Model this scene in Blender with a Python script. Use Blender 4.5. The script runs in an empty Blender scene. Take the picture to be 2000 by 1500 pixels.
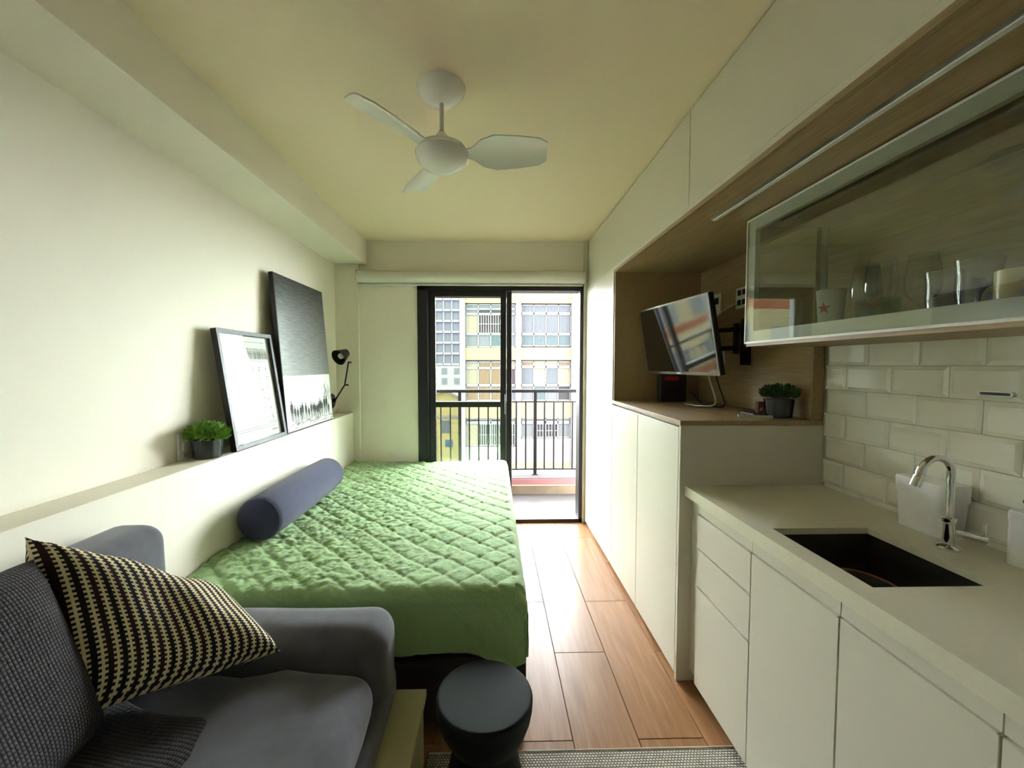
import bpy, bmesh, math, random
from mathutils import Vector, Matrix, noise
random.seed(7)
scene = bpy.context.scene
COL = scene.collection
PI = math.pi

# ------------------------------------------------------------------ camera
cam_d = bpy.data.cameras.new('camera')
cam = bpy.data.objects.new('camera', cam_d)
COL.objects.link(cam)
F_PX = 810.0
cam_d.sensor_fit = 'HORIZONTAL'
cam_d.sensor_width = 36.0
cam_d.lens = 36.0 * F_PX / 2000.0
cam_d.shift_x = 17.0 / 2000.0
cam_d.clip_start = 0.02
cam_d.clip_end = 500
cam.location = (0, 0, 1.42)
cam.rotation_euler = (math.radians(90 - 2.6146), 0, math.radians(-1.379))
scene.camera = cam

# ------------------------------------------------------------------ sky, sun, exposure
SKY_STRENGTH = 9.0
SUN_STRENGTH = 2.0
world = bpy.data.worlds.new('sky')
scene.world = world
world.use_nodes = True
bg = world.node_tree.nodes['Background']
bg.inputs[0].default_value = (0.92, 0.97, 1.0, 1)
bg.inputs[1].default_value = SKY_STRENGTH
sun_d = bpy.data.lights.new('sun', 'SUN')
sun_d.energy = SUN_STRENGTH
sun_d.angle = math.radians(2)
sun_d.color = (1.0, 0.95, 0.87)
sun = bpy.data.objects.new('sun', sun_d)
COL.objects.link(sun)
sun.location = (4, -6, 30)
sun.rotation_euler = Vector((-0.30, 0.62, -0.95)).to_track_quat('-Z', 'Y').to_euler()
vs = scene.view_settings
vs.view_transform = 'Standard'
vs.look = 'None'
vs.gamma = 1.0
vs.use_curve_mapping = False
vs.exposure = 2.55

# ------------------------------------------------------------------ materials
def srgb(r, g, b):
    def f(c):
        c /= 255.0
        return c / 12.92 if c <= 0.04045 else ((c + 0.055) / 1.055) ** 2.4
    return (f(r), f(g), f(b), 1.0)

MATS = {}
def mat(name, col, rough=0.5, metal=0.0, spec=0.5, bump=None, vary=None, sheen=0.0, coat=0.0):
    """bump=(scale,strength[,stretch xyz]); vary=(scale, darker colour, amount[,stretch])"""
    if name in MATS:
        return MATS[name]
    m = bpy.data.materials.new(name)
    m.use_nodes = True
    nt = m.node_tree
    p = nt.nodes['Principled BSDF']
    p.inputs['Base Color'].default_value = col
    p.inputs['Roughness'].default_value = rough
    p.inputs['Metallic'].default_value = metal
    p.inputs['Specular IOR Level'].default_value = spec
    p.inputs['Sheen Weight'].default_value = sheen
    p.inputs['Coat Weight'].default_value = coat
    tc = nt.nodes.new('ShaderNodeTexCoord')
    def noise_tex(scale, stretch, detail=4):
        mp = nt.nodes.new('ShaderNodeMapping')
        mp.inputs['Scale'].default_value = stretch
        nt.links.new(tc.outputs['Object'], mp.inputs[0])
        n = nt.nodes.new('ShaderNodeTexNoise')
        n.inputs['Scale'].default_value = scale
        n.inputs['Detail'].default_value = detail
        nt.links.new(mp.outputs[0], n.inputs['Vector'])
        return n
    if vary:
        n = noise_tex(vary[0], vary[3] if len(vary) > 3 else (1, 1, 1))
        mx = nt.nodes.new('ShaderNodeMix')
        mx.data_type = 'RGBA'
        rp = nt.nodes.new('ShaderNodeMapRange')
        rp.inputs[1].default_value = 0.35
        rp.inputs[2].default_value = 0.7
        rp.inputs[3].default_value = 0
        rp.inputs[4].default_value = vary[2]
        nt.links.new(n.outputs[0], rp.inputs[0])
        nt.links.new(rp.outputs[0], mx.inputs[0])
        mx.inputs[6].default_value = col
        mx.inputs[7].default_value = vary[1]
        nt.links.new(mx.outputs[2], p.inputs['Base Color'])
    if bump:
        n = noise_tex(bump[0], bump[2] if len(bump) > 2 else (1, 1, 1))
        b = nt.nodes.new('ShaderNodeBump')
        b.inputs['Strength'].default_value = bump[1]
        b.inputs['Distance'].default_value = 0.01
        nt.links.new(n.outputs[0], b.inputs['Height'])
        nt.links.new(b.outputs[0], p.inputs['Normal'])
    MATS[name] = m
    return m

def glass_mat(name, tint, ior=1.45, rough=0.0, boost=1.0):
    m = bpy.data.materials.new(name)
    m.use_nodes = True
    nt = m.node_tree
    nt.nodes.remove(nt.nodes['Principled BSDF'])
    out = nt.nodes['Material Output']
    tr = nt.nodes.new('ShaderNodeBsdfTransparent')
    tr.inputs[0].default_value = tint
    gl = nt.nodes.new('ShaderNodeBsdfGlossy')
    gl.inputs['Roughness'].default_value = rough
    lw = nt.nodes.new('ShaderNodeLayerWeight')      # Schlick's approximation, same from both sides of a pane
    lw.inputs[0].default_value = 0.5
    pw = nt.nodes.new('ShaderNodeMath')
    pw.operation = 'POWER'
    pw.inputs[1].default_value = 5.0
    nt.links.new(lw.outputs['Facing'], pw.inputs[0])
    f0 = ((ior - 1) / (ior + 1)) ** 2 * boost
    mu = nt.nodes.new('ShaderNodeMath')
    mu.operation = 'MULTIPLY_ADD'
    mu.inputs[1].default_value = 1 - f0
    mu.inputs[2].default_value = f0
    mu.use_clamp = True
    nt.links.new(pw.outputs[0], mu.inputs[0])
    mx = nt.nodes.new('ShaderNodeMixShader')
    nt.links.new(mu.outputs[0], mx.inputs[0])
    nt.links.new(tr.outputs[0], mx.inputs[1])
    nt.links.new(gl.outputs[0], mx.inputs[2])
    nt.links.new(mx.outputs[0], out.inputs[0])
    MATS[name] = m
    return m

WALL = mat('wall_paint', srgb(238, 232, 216), 0.75, bump=(180, 0.04))
CEIL = mat('ceiling_paint', srgb(240, 224, 194), 0.8, bump=(150, 0.04))
WHITE = mat('white_laminate', srgb(222, 216, 200), 0.42, spec=0.4)
QUARTZ = mat('white_quartz', srgb(232, 226, 205), 0.3, vary=(90, srgb(222, 216, 196), 0.4))
TILE = mat('glazed_white_tile', srgb(242, 239, 224), 0.08, spec=0.6)
GROUT = mat('grout', srgb(190, 186, 170), 0.9)
BLACKM = mat('black_aluminium', srgb(22, 22, 24), 0.4)
RAILM = mat('bronze_rail_paint', srgb(14, 10, 10), 0.6, spec=0.15)
CHROME = mat('chrome', (0.82, 0.82, 0.84, 1), 0.08, 1.0)
STEEL = mat('brushed_steel', (0.42, 0.42, 0.43, 1), 0.35, 1.0)
PLASTIC = mat('white_plastic', srgb(232, 230, 224), 0.35)
CLOUDY = mat('cloudy_white_plastic', srgb(244, 242, 242), 0.4, vary=(25, srgb(230, 230, 232), 0.5))
FANW = mat('fan_white', srgb(236, 234, 226), 0.22, spec=0.6)
BLACKP = mat('black_plastic', srgb(16, 16, 17), 0.35)
SCREEN = mat('glossy_black_screen', srgb(7, 8, 8), 0.06, spec=0.9)
SCREEN.node_tree.nodes['Principled BSDF'].inputs['IOR'].default_value = 1.9
SILVER = mat('silver_bezel', srgb(150, 146, 145), 0.25, 0.6)
SOFA = mat('charcoal_microfibre', srgb(92, 92, 99), 0.95, sheen=0.25, bump=(9, 0.35), vary=(14, srgb(76, 76, 83), 0.7))
BOLSTER = mat('slate_blue_fabric', srgb(56, 56, 84), 0.95, sheen=0.15, bump=(300, 0.15), vary=(18, srgb(48, 48, 74), 0.5))
STOOL = mat('dark_green_metal', srgb(21, 28, 25), 0.6, spec=0.14)
BEDBASE = mat('dark_brown_base_fabric', srgb(44, 36, 36), 0.8, bump=(200, 0.1))
FRAMEB = mat('black_frame_wood', srgb(26, 23, 24), 0.45)
PAPER = mat('poster_paper', srgb(238, 238, 232), 0.7)
INK = mat('poster_ink', srgb(96, 98, 94), 0.8)
INKD = mat('print_grey', srgb(70, 70, 70), 0.8)
POT = mat('dark_glazed_pot', srgb(56, 60, 66), 0.25, spec=0.6)
LEAF = mat('leaf_green', srgb(140, 186, 66), 0.6, vary=(40, srgb(70, 124, 36), 0.9))
LEAFD = mat('leaf_dark_green', srgb(62, 96, 40), 0.6, vary=(40, srgb(34, 62, 22), 0.9))
SOIL = mat('soil', srgb(40, 30, 22), 0.95)
SINKM = mat('black_granite_composite', srgb(34, 31, 28), 0.55, bump=(400, 0.1))
BLIND = mat('blind_fabric', srgb(214, 212, 200), 0.85, bump=(60, 0.05))
RED = mat('red_print', srgb(190, 40, 36), 0.5)
DKRED = mat('dark_red_card', srgb(92, 24, 22), 0.5)
CABLEW = mat('white_cable', srgb(208, 202, 186), 0.5)
GLASS = glass_mat('clear_glass', (0.94, 0.97, 0.95, 1))
CABGLASS = glass_mat('cabinet_glass', (0.88, 0.91, 0.88, 1), 1.5, boost=2.4)
WINE = glass_mat('stemware_glass', (0.975, 0.985, 0.975, 1), 1.5, 0.03, 1.6)
TEAL = glass_mat('teal_glass', (0.42, 0.82, 0.74, 1), 1.45, 0.03)
PICGLASS = glass_mat('picture_glass', (0.97, 0.98, 0.97, 1), 1.45, boost=1.2)
FROST = mat('frosted_plastic', srgb(206, 202, 196), 0.4)
# exterior paints (the bright daylight outside asks for deep tones)
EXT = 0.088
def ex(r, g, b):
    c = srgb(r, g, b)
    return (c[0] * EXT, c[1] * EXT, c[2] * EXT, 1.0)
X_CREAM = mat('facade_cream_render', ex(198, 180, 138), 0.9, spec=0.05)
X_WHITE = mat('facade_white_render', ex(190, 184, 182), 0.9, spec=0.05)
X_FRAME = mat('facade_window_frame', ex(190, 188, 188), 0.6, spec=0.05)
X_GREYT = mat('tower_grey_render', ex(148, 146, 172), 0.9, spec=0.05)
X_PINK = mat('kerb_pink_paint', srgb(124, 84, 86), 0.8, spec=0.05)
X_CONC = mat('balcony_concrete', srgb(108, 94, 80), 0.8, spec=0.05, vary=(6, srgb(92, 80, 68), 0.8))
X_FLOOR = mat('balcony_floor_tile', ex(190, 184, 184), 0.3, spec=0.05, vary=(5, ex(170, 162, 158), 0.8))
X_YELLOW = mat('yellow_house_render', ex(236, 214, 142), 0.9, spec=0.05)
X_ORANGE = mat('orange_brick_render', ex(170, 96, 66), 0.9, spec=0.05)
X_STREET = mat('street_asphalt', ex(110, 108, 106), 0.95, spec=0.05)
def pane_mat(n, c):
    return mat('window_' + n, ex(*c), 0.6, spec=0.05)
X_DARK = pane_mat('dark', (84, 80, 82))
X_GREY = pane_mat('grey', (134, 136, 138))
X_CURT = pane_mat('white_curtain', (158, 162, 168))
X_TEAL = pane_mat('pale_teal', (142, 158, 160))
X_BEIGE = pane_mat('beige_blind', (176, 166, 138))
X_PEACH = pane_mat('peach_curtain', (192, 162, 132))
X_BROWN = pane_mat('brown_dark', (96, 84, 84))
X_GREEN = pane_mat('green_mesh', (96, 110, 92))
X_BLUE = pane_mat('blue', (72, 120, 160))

def wood_mat(name, c1, c2, rough, axis, scale=18, stretch=14, coat=0.0, spec=0.5):
    m = bpy.data.materials.new(name)
    m.use_nodes = True
    nt = m.node_tree
    p = nt.nodes['Principled BSDF']
    p.inputs['Roughness'].default_value = rough
    p.inputs['Coat Weight'].default_value = coat
    p.inputs['Specular IOR Level'].default_value = spec
    tc = nt.nodes.new('ShaderNodeTexCoord')
    oi = nt.nodes.new('ShaderNodeObjectInfo')
    ad = nt.nodes.new('ShaderNodeVectorMath')
    ad.operation = 'MULTIPLY_ADD'
    cx = nt.nodes.new('ShaderNodeCombineXYZ')
    for i in range(3):
        nt.links.new(oi.outputs['Random'], cx.inputs[i])
    ad.inputs[1].default_value = (37, 53, 29)
    nt.links.new(cx.outputs[0], ad.inputs[0])
    nt.links.new(tc.outputs['Object'], ad.inputs[2])
    mp = nt.nodes.new('ShaderNodeMapping')
    s = [stretch] * 3
    s[axis] = 1.0
    mp.inputs['Scale'].default_value = s
    nt.links.new(ad.outputs[0], mp.inputs[0])
    n = nt.nodes.new('ShaderNodeTexNoise')
    n.inputs['Scale'].default_value = scale / 6
    n.inputs['Detail'].default_value = 6
    n.inputs['Distortion'].default_value = 0.6
    nt.links.new(mp.outputs[0], n.inputs['Vector'])
    cr = nt.nodes.new('ShaderNodeValToRGB')
    cr.color_ramp.elements[0].color = c2
    cr.color_ramp.elements[0].position = 0.3
    cr.color_ramp.elements[1].color = c1
    cr.color_ramp.elements[1].position = 0.68
    nt.links.new(n.outputs[0], cr.inputs[0])
    hs = nt.nodes.new('ShaderNodeHueSaturation')
    mr = nt.nodes.new('ShaderNodeMapRange')
    mr.inputs[3].default_value = 0.9
    mr.inputs[4].default_value = 1.08
    nt.links.new(oi.outputs['Random'], mr.inputs[0])
    nt.links.new(mr.outputs[0], hs.inputs['Value'])
    nt.links.new(cr.outputs[0], hs.inputs['Color'])
    nt.links.new(hs.outputs[0], p.inputs['Base Color'])
    MATS[name] = m
    return m
FLOORW = wood_mat('oak_plank_floor', srgb(162, 120, 84), srgb(136, 95, 62), 0.34, 1, spec=0.2)
OAKV = wood_mat('oak_laminate', srgb(172, 148, 110), srgb(150, 126, 90), 0.5, 1, 30, 20)

def uv_pattern_mat(name, kind):
    m = bpy.data.materials.new(name)
    m.use_nodes = True
    nt = m.node_tree
    p = nt.nodes['Principled BSDF']
    p.inputs['Roughness'].default_value = 0.95
    uv = nt.nodes.new('ShaderNodeTexCoord')
    sp = nt.nodes.new('ShaderNodeSeparateXYZ')
    nt.links.new(uv.outputs['UV'], sp.inputs[0])
    def mth(op, a, b=None, c=None):
        n = nt.nodes.new('ShaderNodeMath')
        n.operation = op
        for i, v in enumerate((a, b, c)):
            if v is None:
                continue
            if isinstance(v, (int, float)):
                n.inputs[i].default_value = v
            else:
                nt.links.new(v, n.inputs[i])
        return n.outputs[0]
    U, V = sp.outputs[0], sp.outputs[1]
    mx = nt.nodes.new('ShaderNodeMix')
    mx.data_type = 'RGBA'
    if kind == 'cross':
        fu = mth('ABSOLUTE', mth('SUBTRACT', mth('FRACT', mth('MULTIPLY', U, 20)), 0.5))
        fv = mth('FRACT', mth('MULTIPLY', V, 34))
        spine = mth('LESS_THAN', fu, 0.19)
        tooth = mth('MULTIPLY', mth('LESS_THAN', fu, 0.40), mth('LESS_THAN', fv, 0.52))
        fac = mth('MAXIMUM', spine, tooth)
        par = mth('LESS_THAN', mth('FRACT', mth('MULTIPLY', U, 10)), 0.5)
        mk = nt.nodes.new('ShaderNodeMix')
        mk.data_type = 'RGBA'
        nt.links.new(par, mk.inputs[0])
        mk.inputs[6].default_value = srgb(30, 26, 32)
        mk.inputs[7].default_value = srgb(46, 28, 34)
        nt.links.new(fac, mx.inputs[0])
        mx.inputs[6].default_value = srgb(236, 224, 182)
        nt.links.new(mk.outputs[2], mx.inputs[7])
        hgt = fac
        bs = 0.25
    else:   # knit / woven
        n = {'knit': 52, 'rug': 1}[kind]
        if kind == 'knit':
            a = mth('ABSOLUTE', mth('SINE', mth('MULTIPLY', U, PI * n)))
            b = mth('ABSOLUTE', mth('SINE', mth('MULTIPLY', V, PI * n)))
            hgt = mth('POWER', mth('MULTIPLY', a, b), 0.5)
            mx.inputs[6].default_value = srgb(26, 24, 28)
            mx.inputs[7].default_value = srgb(68, 64, 65)
            bs = 0.9
        else:
            row = mth('FLOOR', mth('MULTIPLY', V, 104))
            off = mth('MULTIPLY', mth('MODULO', row, 2), 0.5)
            a = mth('ABSOLUTE', mth('SINE', mth('MULTIPLY', mth('ADD', mth('MULTIPLY', U, 88), off), PI)))
            b = mth('ABSOLUTE', mth('SINE', mth('MULTIPLY', mth('MULTIPLY', V, 104), PI)))
            hgt = mth('POWER', mth('MULTIPLY', a, b), 0.6)
            mx.inputs[6].default_value = srgb(92, 84, 78)
            mx.inputs[7].default_value = srgb(206, 198, 184)
            bs = 0.8
        nt.links.new(hgt, mx.inputs[0])
    nt.links.new(mx.outputs[2], p.inputs['Base Color'])
    b = nt.nodes.new('ShaderNodeBump')
    b.inputs['Strength'].default_value = bs
    b.inputs['Distance'].default_value = 0.004
    nt.links.new(hgt, b.inputs['Height'])
    nt.links.new(b.outputs[0], p.inputs['Normal'])
    MATS[name] = m
    return m
CROSSM = uv_pattern_mat('black_cream_weave', 'cross')
KNITM = uv_pattern_mat('charcoal_knit', 'knit')
RUGM = uv_pattern_mat('woven_rug', 'rug')
QUILT = mat('green_quilt_cotton', srgb(150, 182, 124), 0.85, sheen=0.2, bump=(60, 0.25, (1, 1.6, 1)))

# canvas print: dark brushed sky over a pale ground
def canvas_mat():
    m = bpy.data.materials.new('canvas_print')
    m.use_nodes = True
    nt = m.node_tree
    p = nt.nodes['Principled BSDF']
    p.inputs['Roughness'].default_value = 0.35
    tc = nt.nodes.new('ShaderNodeTexCoord')
    sp = nt.nodes.new('ShaderNodeSeparateXYZ')
    nt.links.new(tc.outputs['Object'], sp.inputs[0])
    mp = nt.nodes.new('ShaderNodeMapping')
    mp.inputs['Scale'].default_value = (1, 2.5, 26)
    nt.links.new(tc.outputs['Object'], mp.inputs[0])
    n = nt.nodes.new('ShaderNodeTexNoise')
    n.inputs['Scale'].default_value = 4
    n.inputs['Detail'].default_value = 7
    nt.links.new(mp.outputs[0], n.inputs['Vector'])
    ra = nt.nodes.new('ShaderNodeMapRange')     # vertical printed gradient of the picture itself
    ra.inputs[1].default_value = 0.36
    ra.inputs[2].default_value = 0.95
    ra.inputs[3].default_value = 0.16
    ra.inputs[4].default_value = -0.06
    nt.links.new(sp.outputs[2], ra.inputs[0])
    nm = nt.nodes.new('ShaderNodeMath')
    nm.operation = 'MULTIPLY_ADD'
    nm.inputs[1].default_value = 0.22
    nt.links.new(n.outputs[0], nm.inputs[0])
    nt.links.new(ra.outputs[0], nm.inputs[2])
    cr = nt.nodes.new('ShaderNodeValToRGB')
    cr.color_ramp.elements[0].color = (0.008, 0.008, 0.008, 1)
    cr.color_ramp.elements[0].position = 0.03
    cr.color_ramp.elements[1].color = (0.32, 0.32, 0.31, 1)
    cr.color_ramp.elements[1].position = 0.42
    nt.links.new(nm.outputs[0], cr.inputs[0])
    lt = nt.nodes.new('ShaderNodeMath')
    lt.operation = 'LESS_THAN'
    lt.inputs[1].default_value = 0.35
    nt.links.new(sp.outputs[2], lt.inputs[0])
    mx = nt.nodes.new('ShaderNodeMix')
    mx.data_type = 'RGBA'
    nt.links.new(lt.outputs[0], mx.inputs[0])
    nt.links.new(cr.outputs[0], mx.inputs[6])
    mx.inputs[7].default_value = srgb(226, 228, 224)
    nt.links.new(mx.outputs[2], p.inputs['Base Color'])
    return m
CANVAS = canvas_mat()

# ------------------------------------------------------------------ mesh helpers
class MB:
    def __init__(self):
        self.v = []; self.f = []; self.uv = None
    def add(self, vs, fs):
        o = len(self.v)
        self.v += [tuple(p) for p in vs]
        self.f += [tuple(i + o for i in q) for q in fs]
        return self
    def box(self, x0, x1, y0, y1, z0, z1):
        if x0 > x1: x0, x1 = x1, x0
        if y0 > y1: y0, y1 = y1, y0
        if z0 > z1: z0, z1 = z1, z0
        vs = [(x, y, z) for z in (z0, z1) for y in (y0, y1) for x in (x0, x1)]
        return self.add(vs, [(0, 2, 3, 1), (4, 5, 7, 6), (0, 1, 5, 4), (2, 6, 7, 3), (0, 4, 6, 2), (1, 3, 7, 5)])
    def tube(self, pts, r, n=12, cap=True):
        pts = [Vector(p) for p in pts]
        rs = r if isinstance(r, (list, tuple)) else [r] * len(pts)
        up = None
        rings = []
        for i, p in enumerate(pts):
            t = (pts[min(i + 1, len(pts) - 1)] - pts[max(i - 1, 0)]).normalized()
            if up is None:
                up = Vector((0, 0, 1)) if abs(t.z) < 0.9 else Vector((1, 0, 0))
            a = (up - t * up.dot(t)).normalized()
            up = a
            b = t.cross(a)
            rings.append([p + (a * math.cos(2 * PI * k / n) + b * math.sin(2 * PI * k / n)) * rs[i] for k in range(n)])
        vs = [q for rg in rings for q in rg]
        fs = [(i * n + k, i * n + (k + 1) % n, (i + 1) * n + (k + 1) % n, (i + 1) * n + k)
              for i in range(len(pts) - 1) for k in range(n)]
        if cap:
            fs.append(tuple(reversed(range(n))))
            fs.append(tuple((len(pts) - 1) * n + k for k in range(n)))
        return self.add(vs, fs)
    def lathe(self, prof, n=32, c=(0, 0, 0), close=False):
        vs = []
        for (r, z) in prof:
            for k in range(n):
                a = 2 * PI * k / n
                vs.append((c[0] + r * math.cos(a), c[1] + r * math.sin(a), c[2] + z))
        fs = [(i * n + k, i * n + (k + 1) % n, (i + 1) * n + (k + 1) % n, (i + 1) * n + k)
              for i in range(len(prof) - 1) for k in range(n)]
        if prof[0][0] > 1e-6: fs.append(tuple(reversed(range(n))))
        if prof[-1][0] > 1e-6 and not close: fs.append(tuple((len(prof) - 1) * n + k for k in range(n)))
        return self.add(vs, fs)
    def prism(self, poly, fn, d):
        """poly list of 2D, fn maps (a,b,h)->3D, d thickness"""
        n = len(poly)
        vs = [fn(a, b, 0) for a, b in poly] + [fn(a, b, d) for a, b in poly]
        fs = [tuple(reversed(range(n))), tuple(range(n, 2 * n))] + [(i, (i + 1) % n, n + (i + 1) % n, n + i) for i in range(n)]
        return self.add(vs, fs)
    def mesh(self, name, material, smooth=None, bevel=0, seg=2):
        me = bpy.data.meshes.new(name)
        me.from_pydata([tuple(p) for p in self.v], [], self.f)
        bm = bmesh.new()
        bm.from_mesh(me)
        bmesh.ops.remove_doubles(bm, verts=bm.verts, dist=1e-6)
        bmesh.ops.recalc_face_normals(bm, faces=bm.faces)
        if bevel:
            es = [e for e in bm.edges if len(e.link_faces) == 2 and e.calc_face_angle(0) > 0.6]
            bmesh.ops.bevel(bm, geom=es, offset=bevel, segments=seg, profile=0.5, affect='EDGES', clamp_overlap=True)
        bm.to_mesh(me)
        bm.free()
        me.materials.append(material)
        if smooth is not None:
            for p in me.polygons: p.use_smooth = True
            me.set_sharp_from_angle(angle=math.radians(smooth))
        return me
    def build(self, name, material, parent=None, loc=(0, 0, 0), smooth=None, bevel=0, seg=2):
        me = self.mesh(name, material, smooth, bevel, seg)
        return link(name, me, parent, loc)

def link(name, me, parent=None, loc=(0, 0, 0)):
    o = bpy.data.objects.new(name, me)
    COL.objects.link(o)
    if parent is not None:
        o.parent = parent
    o.location = loc
    return o

def tag(o, label, cat, group=None, kind=None):
    o['label'] = label
    o['category'] = cat
    if group: o['group'] = group
    if kind: o['kind'] = kind
    return o
def thing(name, label, cat, loc=(0, 0, 0), rz=0, group=None):
    o = bpy.data.objects.new(name, None)
    COL.objects.link(o)
    o.location = loc
    o.rotation_euler = (0, 0, rz)
    o.empty_display_size = 0.05
    return tag(o, label, cat, group)
def struct(o, label=None):
    o['kind'] = 'structure'
    if label: o['label'] = label
    return o
def B(*a):
    return MB().box(*a)
def bez(p0, p1, p2, p3, n=12):
    p0, p1, p2, p3 = map(Vector, (p0, p1, p2, p3))
    return [p0 * (1 - t) ** 3 + p1 * 3 * t * (1 - t) ** 2 + p2 * 3 * t * t * (1 - t) + p3 * t ** 3 for t in [i / n for i in range(n + 1)]]
def catmull(pts, n=6):
    P = [Vector(p) for p in pts]
    P = [P[0] * 2 - P[1]] + P + [P[-1] * 2 - P[-2]]
    out = []
    for i in range(1, len(P) - 2):
        for k in range(n):
            t = k / n
            a, b, c, d = P[i - 1], P[i], P[i + 1], P[i + 2]
            out.append(0.5 * ((2 * b) + (c - a) * t + (2 * a - 5 * b + 4 * c - d) * t * t + (3 * b - a - 3 * c + d) * t ** 3))
    out.append(P[-2])
    return out

# ------------------------------------------------------------------ room shell
XL, XR, YB, YN, ZC = -1.375, 1.46, 3.683, -1.5, 2.495
floor = struct(B(XL - 0.2, XR + 0.2, YN - 0.2, YB + 0.02, -0.16, -0.012).build('floor', GROUT), 'oak plank floor of the studio')
# floor planks (running bond)
PW, PL, G = 0.25, 0.92, 0.0013
plank_me = {}
x0 = 0.05 - 6 * PW
col_i = 0
while x0 < XR - 0.02:
    xa, xb = max(x0, XL), min(x0 + PW, XR)
    if xb - xa > 0.03:
        start = 1.50 if (round((x0 - 0.05) / PW) % 2 == 0) else 1.98
        y = start - 4 * PL
        while y < YB:
            ya, yb = max(y, YN), min(y + PL, YB - 0.005)
            if yb - ya > 0.03 and not (xb < -0.3 and False):
                w, l = round(xb - xa - 2 * G, 4), round(yb - ya - 2 * G, 4)
                if (w, l) not in plank_me:
                    plank_me[(w, l)] = B(-w / 2, w / 2, -l / 2, l / 2, -0.012, 0).mesh('plank', FLOORW, bevel=0.001, seg=1)
                link('plank', plank_me[(w, l)], floor, ((xa + xb) / 2, (ya + yb) / 2, 0))
            y += PL
    x0 += PW
struct(B(XL - 0.2, XR + 0.2, YN - 0.2, YB + 0.15, ZC, ZC + 0.2).build('ceiling', CEIL), 'flat cream ceiling')
struct(B(XL - 0.2, XL, YN - 0.2, YB + 0.15, -0.012, ZC).build('wall_left', WALL), 'plain cream wall on the left')
wr = struct(B(XR, XR + 0.2, YN - 0.2, YB + 0.15, -0.012, ZC).build('wall_right', WALL), 'right wall with white kitchen tiles')
struct(B(XL, XR, YN - 0.2, YN, -0.012, ZC).build('wall_near', WALL), 'wall behind the camera')
DX0, DX1, DZ1 = -0.665, 0.797, 2.125
bw = MB().box(XL, DX0, YB, YB + 0.15, -0.012, ZC).box(DX0, DX1, YB, YB + 0.15, DZ1, ZC).box(DX1, XR, YB, YB + 0.15, -0.012, ZC)
struct(bw.build('wall_back', WALL), 'end wall around the balcony door')
struct(B(XL, -1.172, YB - 0.018, YB, 0, 2.295).build('trim_1', WALL, bevel=0.004), 'shallow wall step in the corner by the reading lamp')
struct(B(XL, -1.10, YN, YB, 2.295, ZC).build('trim_2', WALL), 'boxed beam along the left wall under the ceiling')
struct(B(0.797, 0.825, 3.655, YB, 0, ZC).build('trim_3', WHITE), 'white upright strip between balcony door and wardrobe')
struct(B(XL, -1.235, YN, YB - 0.02, 0, 1.0).build('wall_headboard', WALL, bevel=0.003), 'half-height white ledge wall behind bed and sofa')
# wall tiles : bevelled metro tiles, children of the right wall
TL_, TH_ = 0.193, 0.1025
bpart = {}
def tile_mesh(w, h):
    k = (round(w, 3), round(h, 3))
    if k not in bpart:
        b = min(0.014, w * 0.3)
        m = MB()
        o = [(0, 0), (w, 0), (w, h), (0, h)]
        i = [(b, b), (w - b, b), (w - b, h - b), (b, h - b)]
        vs = [(0.002, y, z) for y, z in o] + [(-0.002, y, z) for y, z in o] + [(-0.007, y, z) for y, z in i]
        fs = [(8, 9, 10, 11)] + [(4 + q, 4 + (q + 1) % 4, 8 + (q + 1) % 4, 8 + q) for q in range(4)] + \
             [(q, (q + 1) % 4, 4 + (q + 1) % 4, 4 + q) for q in range(4)]
        m.add(vs, fs)
        bpart[k] = m.mesh('tile', TILE)
    return bpart[k]
B(1.4585, 1.4605, 0.0, 1.785, 0.89, 1.52).build('grout_bed', GROUT, wr)
for r in range(7):
    z1 = 1.52 - r * TH_
    z0 = max(z1 - TH_, 0.892)
    if z1 - z0 < 0.01: continue
    js = 1.579 if r % 2 == 0 else 1.481
    y = js + 2 * TL_
    while y > 0.02:
        ya, yb = max(y - TL_, 0.0), min(y, 1.784)
        if yb - ya > 0.02:
            link('tile', tile_mesh(yb - ya - 0.002, z1 - z0 - 0.002), wr, (1.458, ya + 0.001, z0 + 0.001))
        y -= TL_

# ------------------------------------------------------------------ balcony door
YD = 3.70
dr = struct(MB().box(DX0, DX0 + 0.085, YD - 0.03, YD + 0.11, 0.0, DZ1).box(DX1 - 0.03, DX1, YD - 0.03, YD + 0.11, 0, DZ1)
            .box(DX0, DX1, YD - 0.03, YD + 0.11, DZ1 - 0.052, DZ1).box(DX0, DX1, YD - 0.03, YD + 0.11, -0.012, 0.032)
            .build('door_1', BLACKM), 'black aluminium sliding balcony door')
def leaf(x0, x1, y, mid=True, wl=0.05, wr_=0.05):
    zt = DZ1 - 0.052
    m = MB().box(x0, x0 + wl, y, y + 0.035, 0.032, zt).box(x1 - wr_, x1, y, y + 0.035, 0.032, zt)
    m.box(x0 + wl, x1 - wr_, y, y + 0.035, zt - 0.05, zt).box(x0 + wl, x1 - wr_, y, y + 0.035, 0.032, 0.10)
    if mid: m.box(x0 + wl, x1 - wr_, y - 0.006, y + 0.035, 1.045, 1.095)
    o = m.build('sliding_leaf', BLACKM, dr, bevel=0.003, seg=1)
    for z0, z1 in (((0.10, 1.045), (1.095, zt - 0.05)) if mid else ((0.10, zt - 0.05),)):
        B(x0 + wl, x1 - wr_, y + 0.014, y + 0.019, z0, z1).build('pane', GLASS, o)
    return o
leaf(-0.56, 0.116, YD - 0.015, True, 0.05, 0.052)
l2 = leaf(-0.585, 0.167, YD + 0.045, False, 0.05, 0.045)
MB().tube([(0.098, YD - 0.028, 0.98), (0.098, YD - 0.028, 1.16)], 0.006, 8).build('door_handle', BLACKM, dr)
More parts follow.
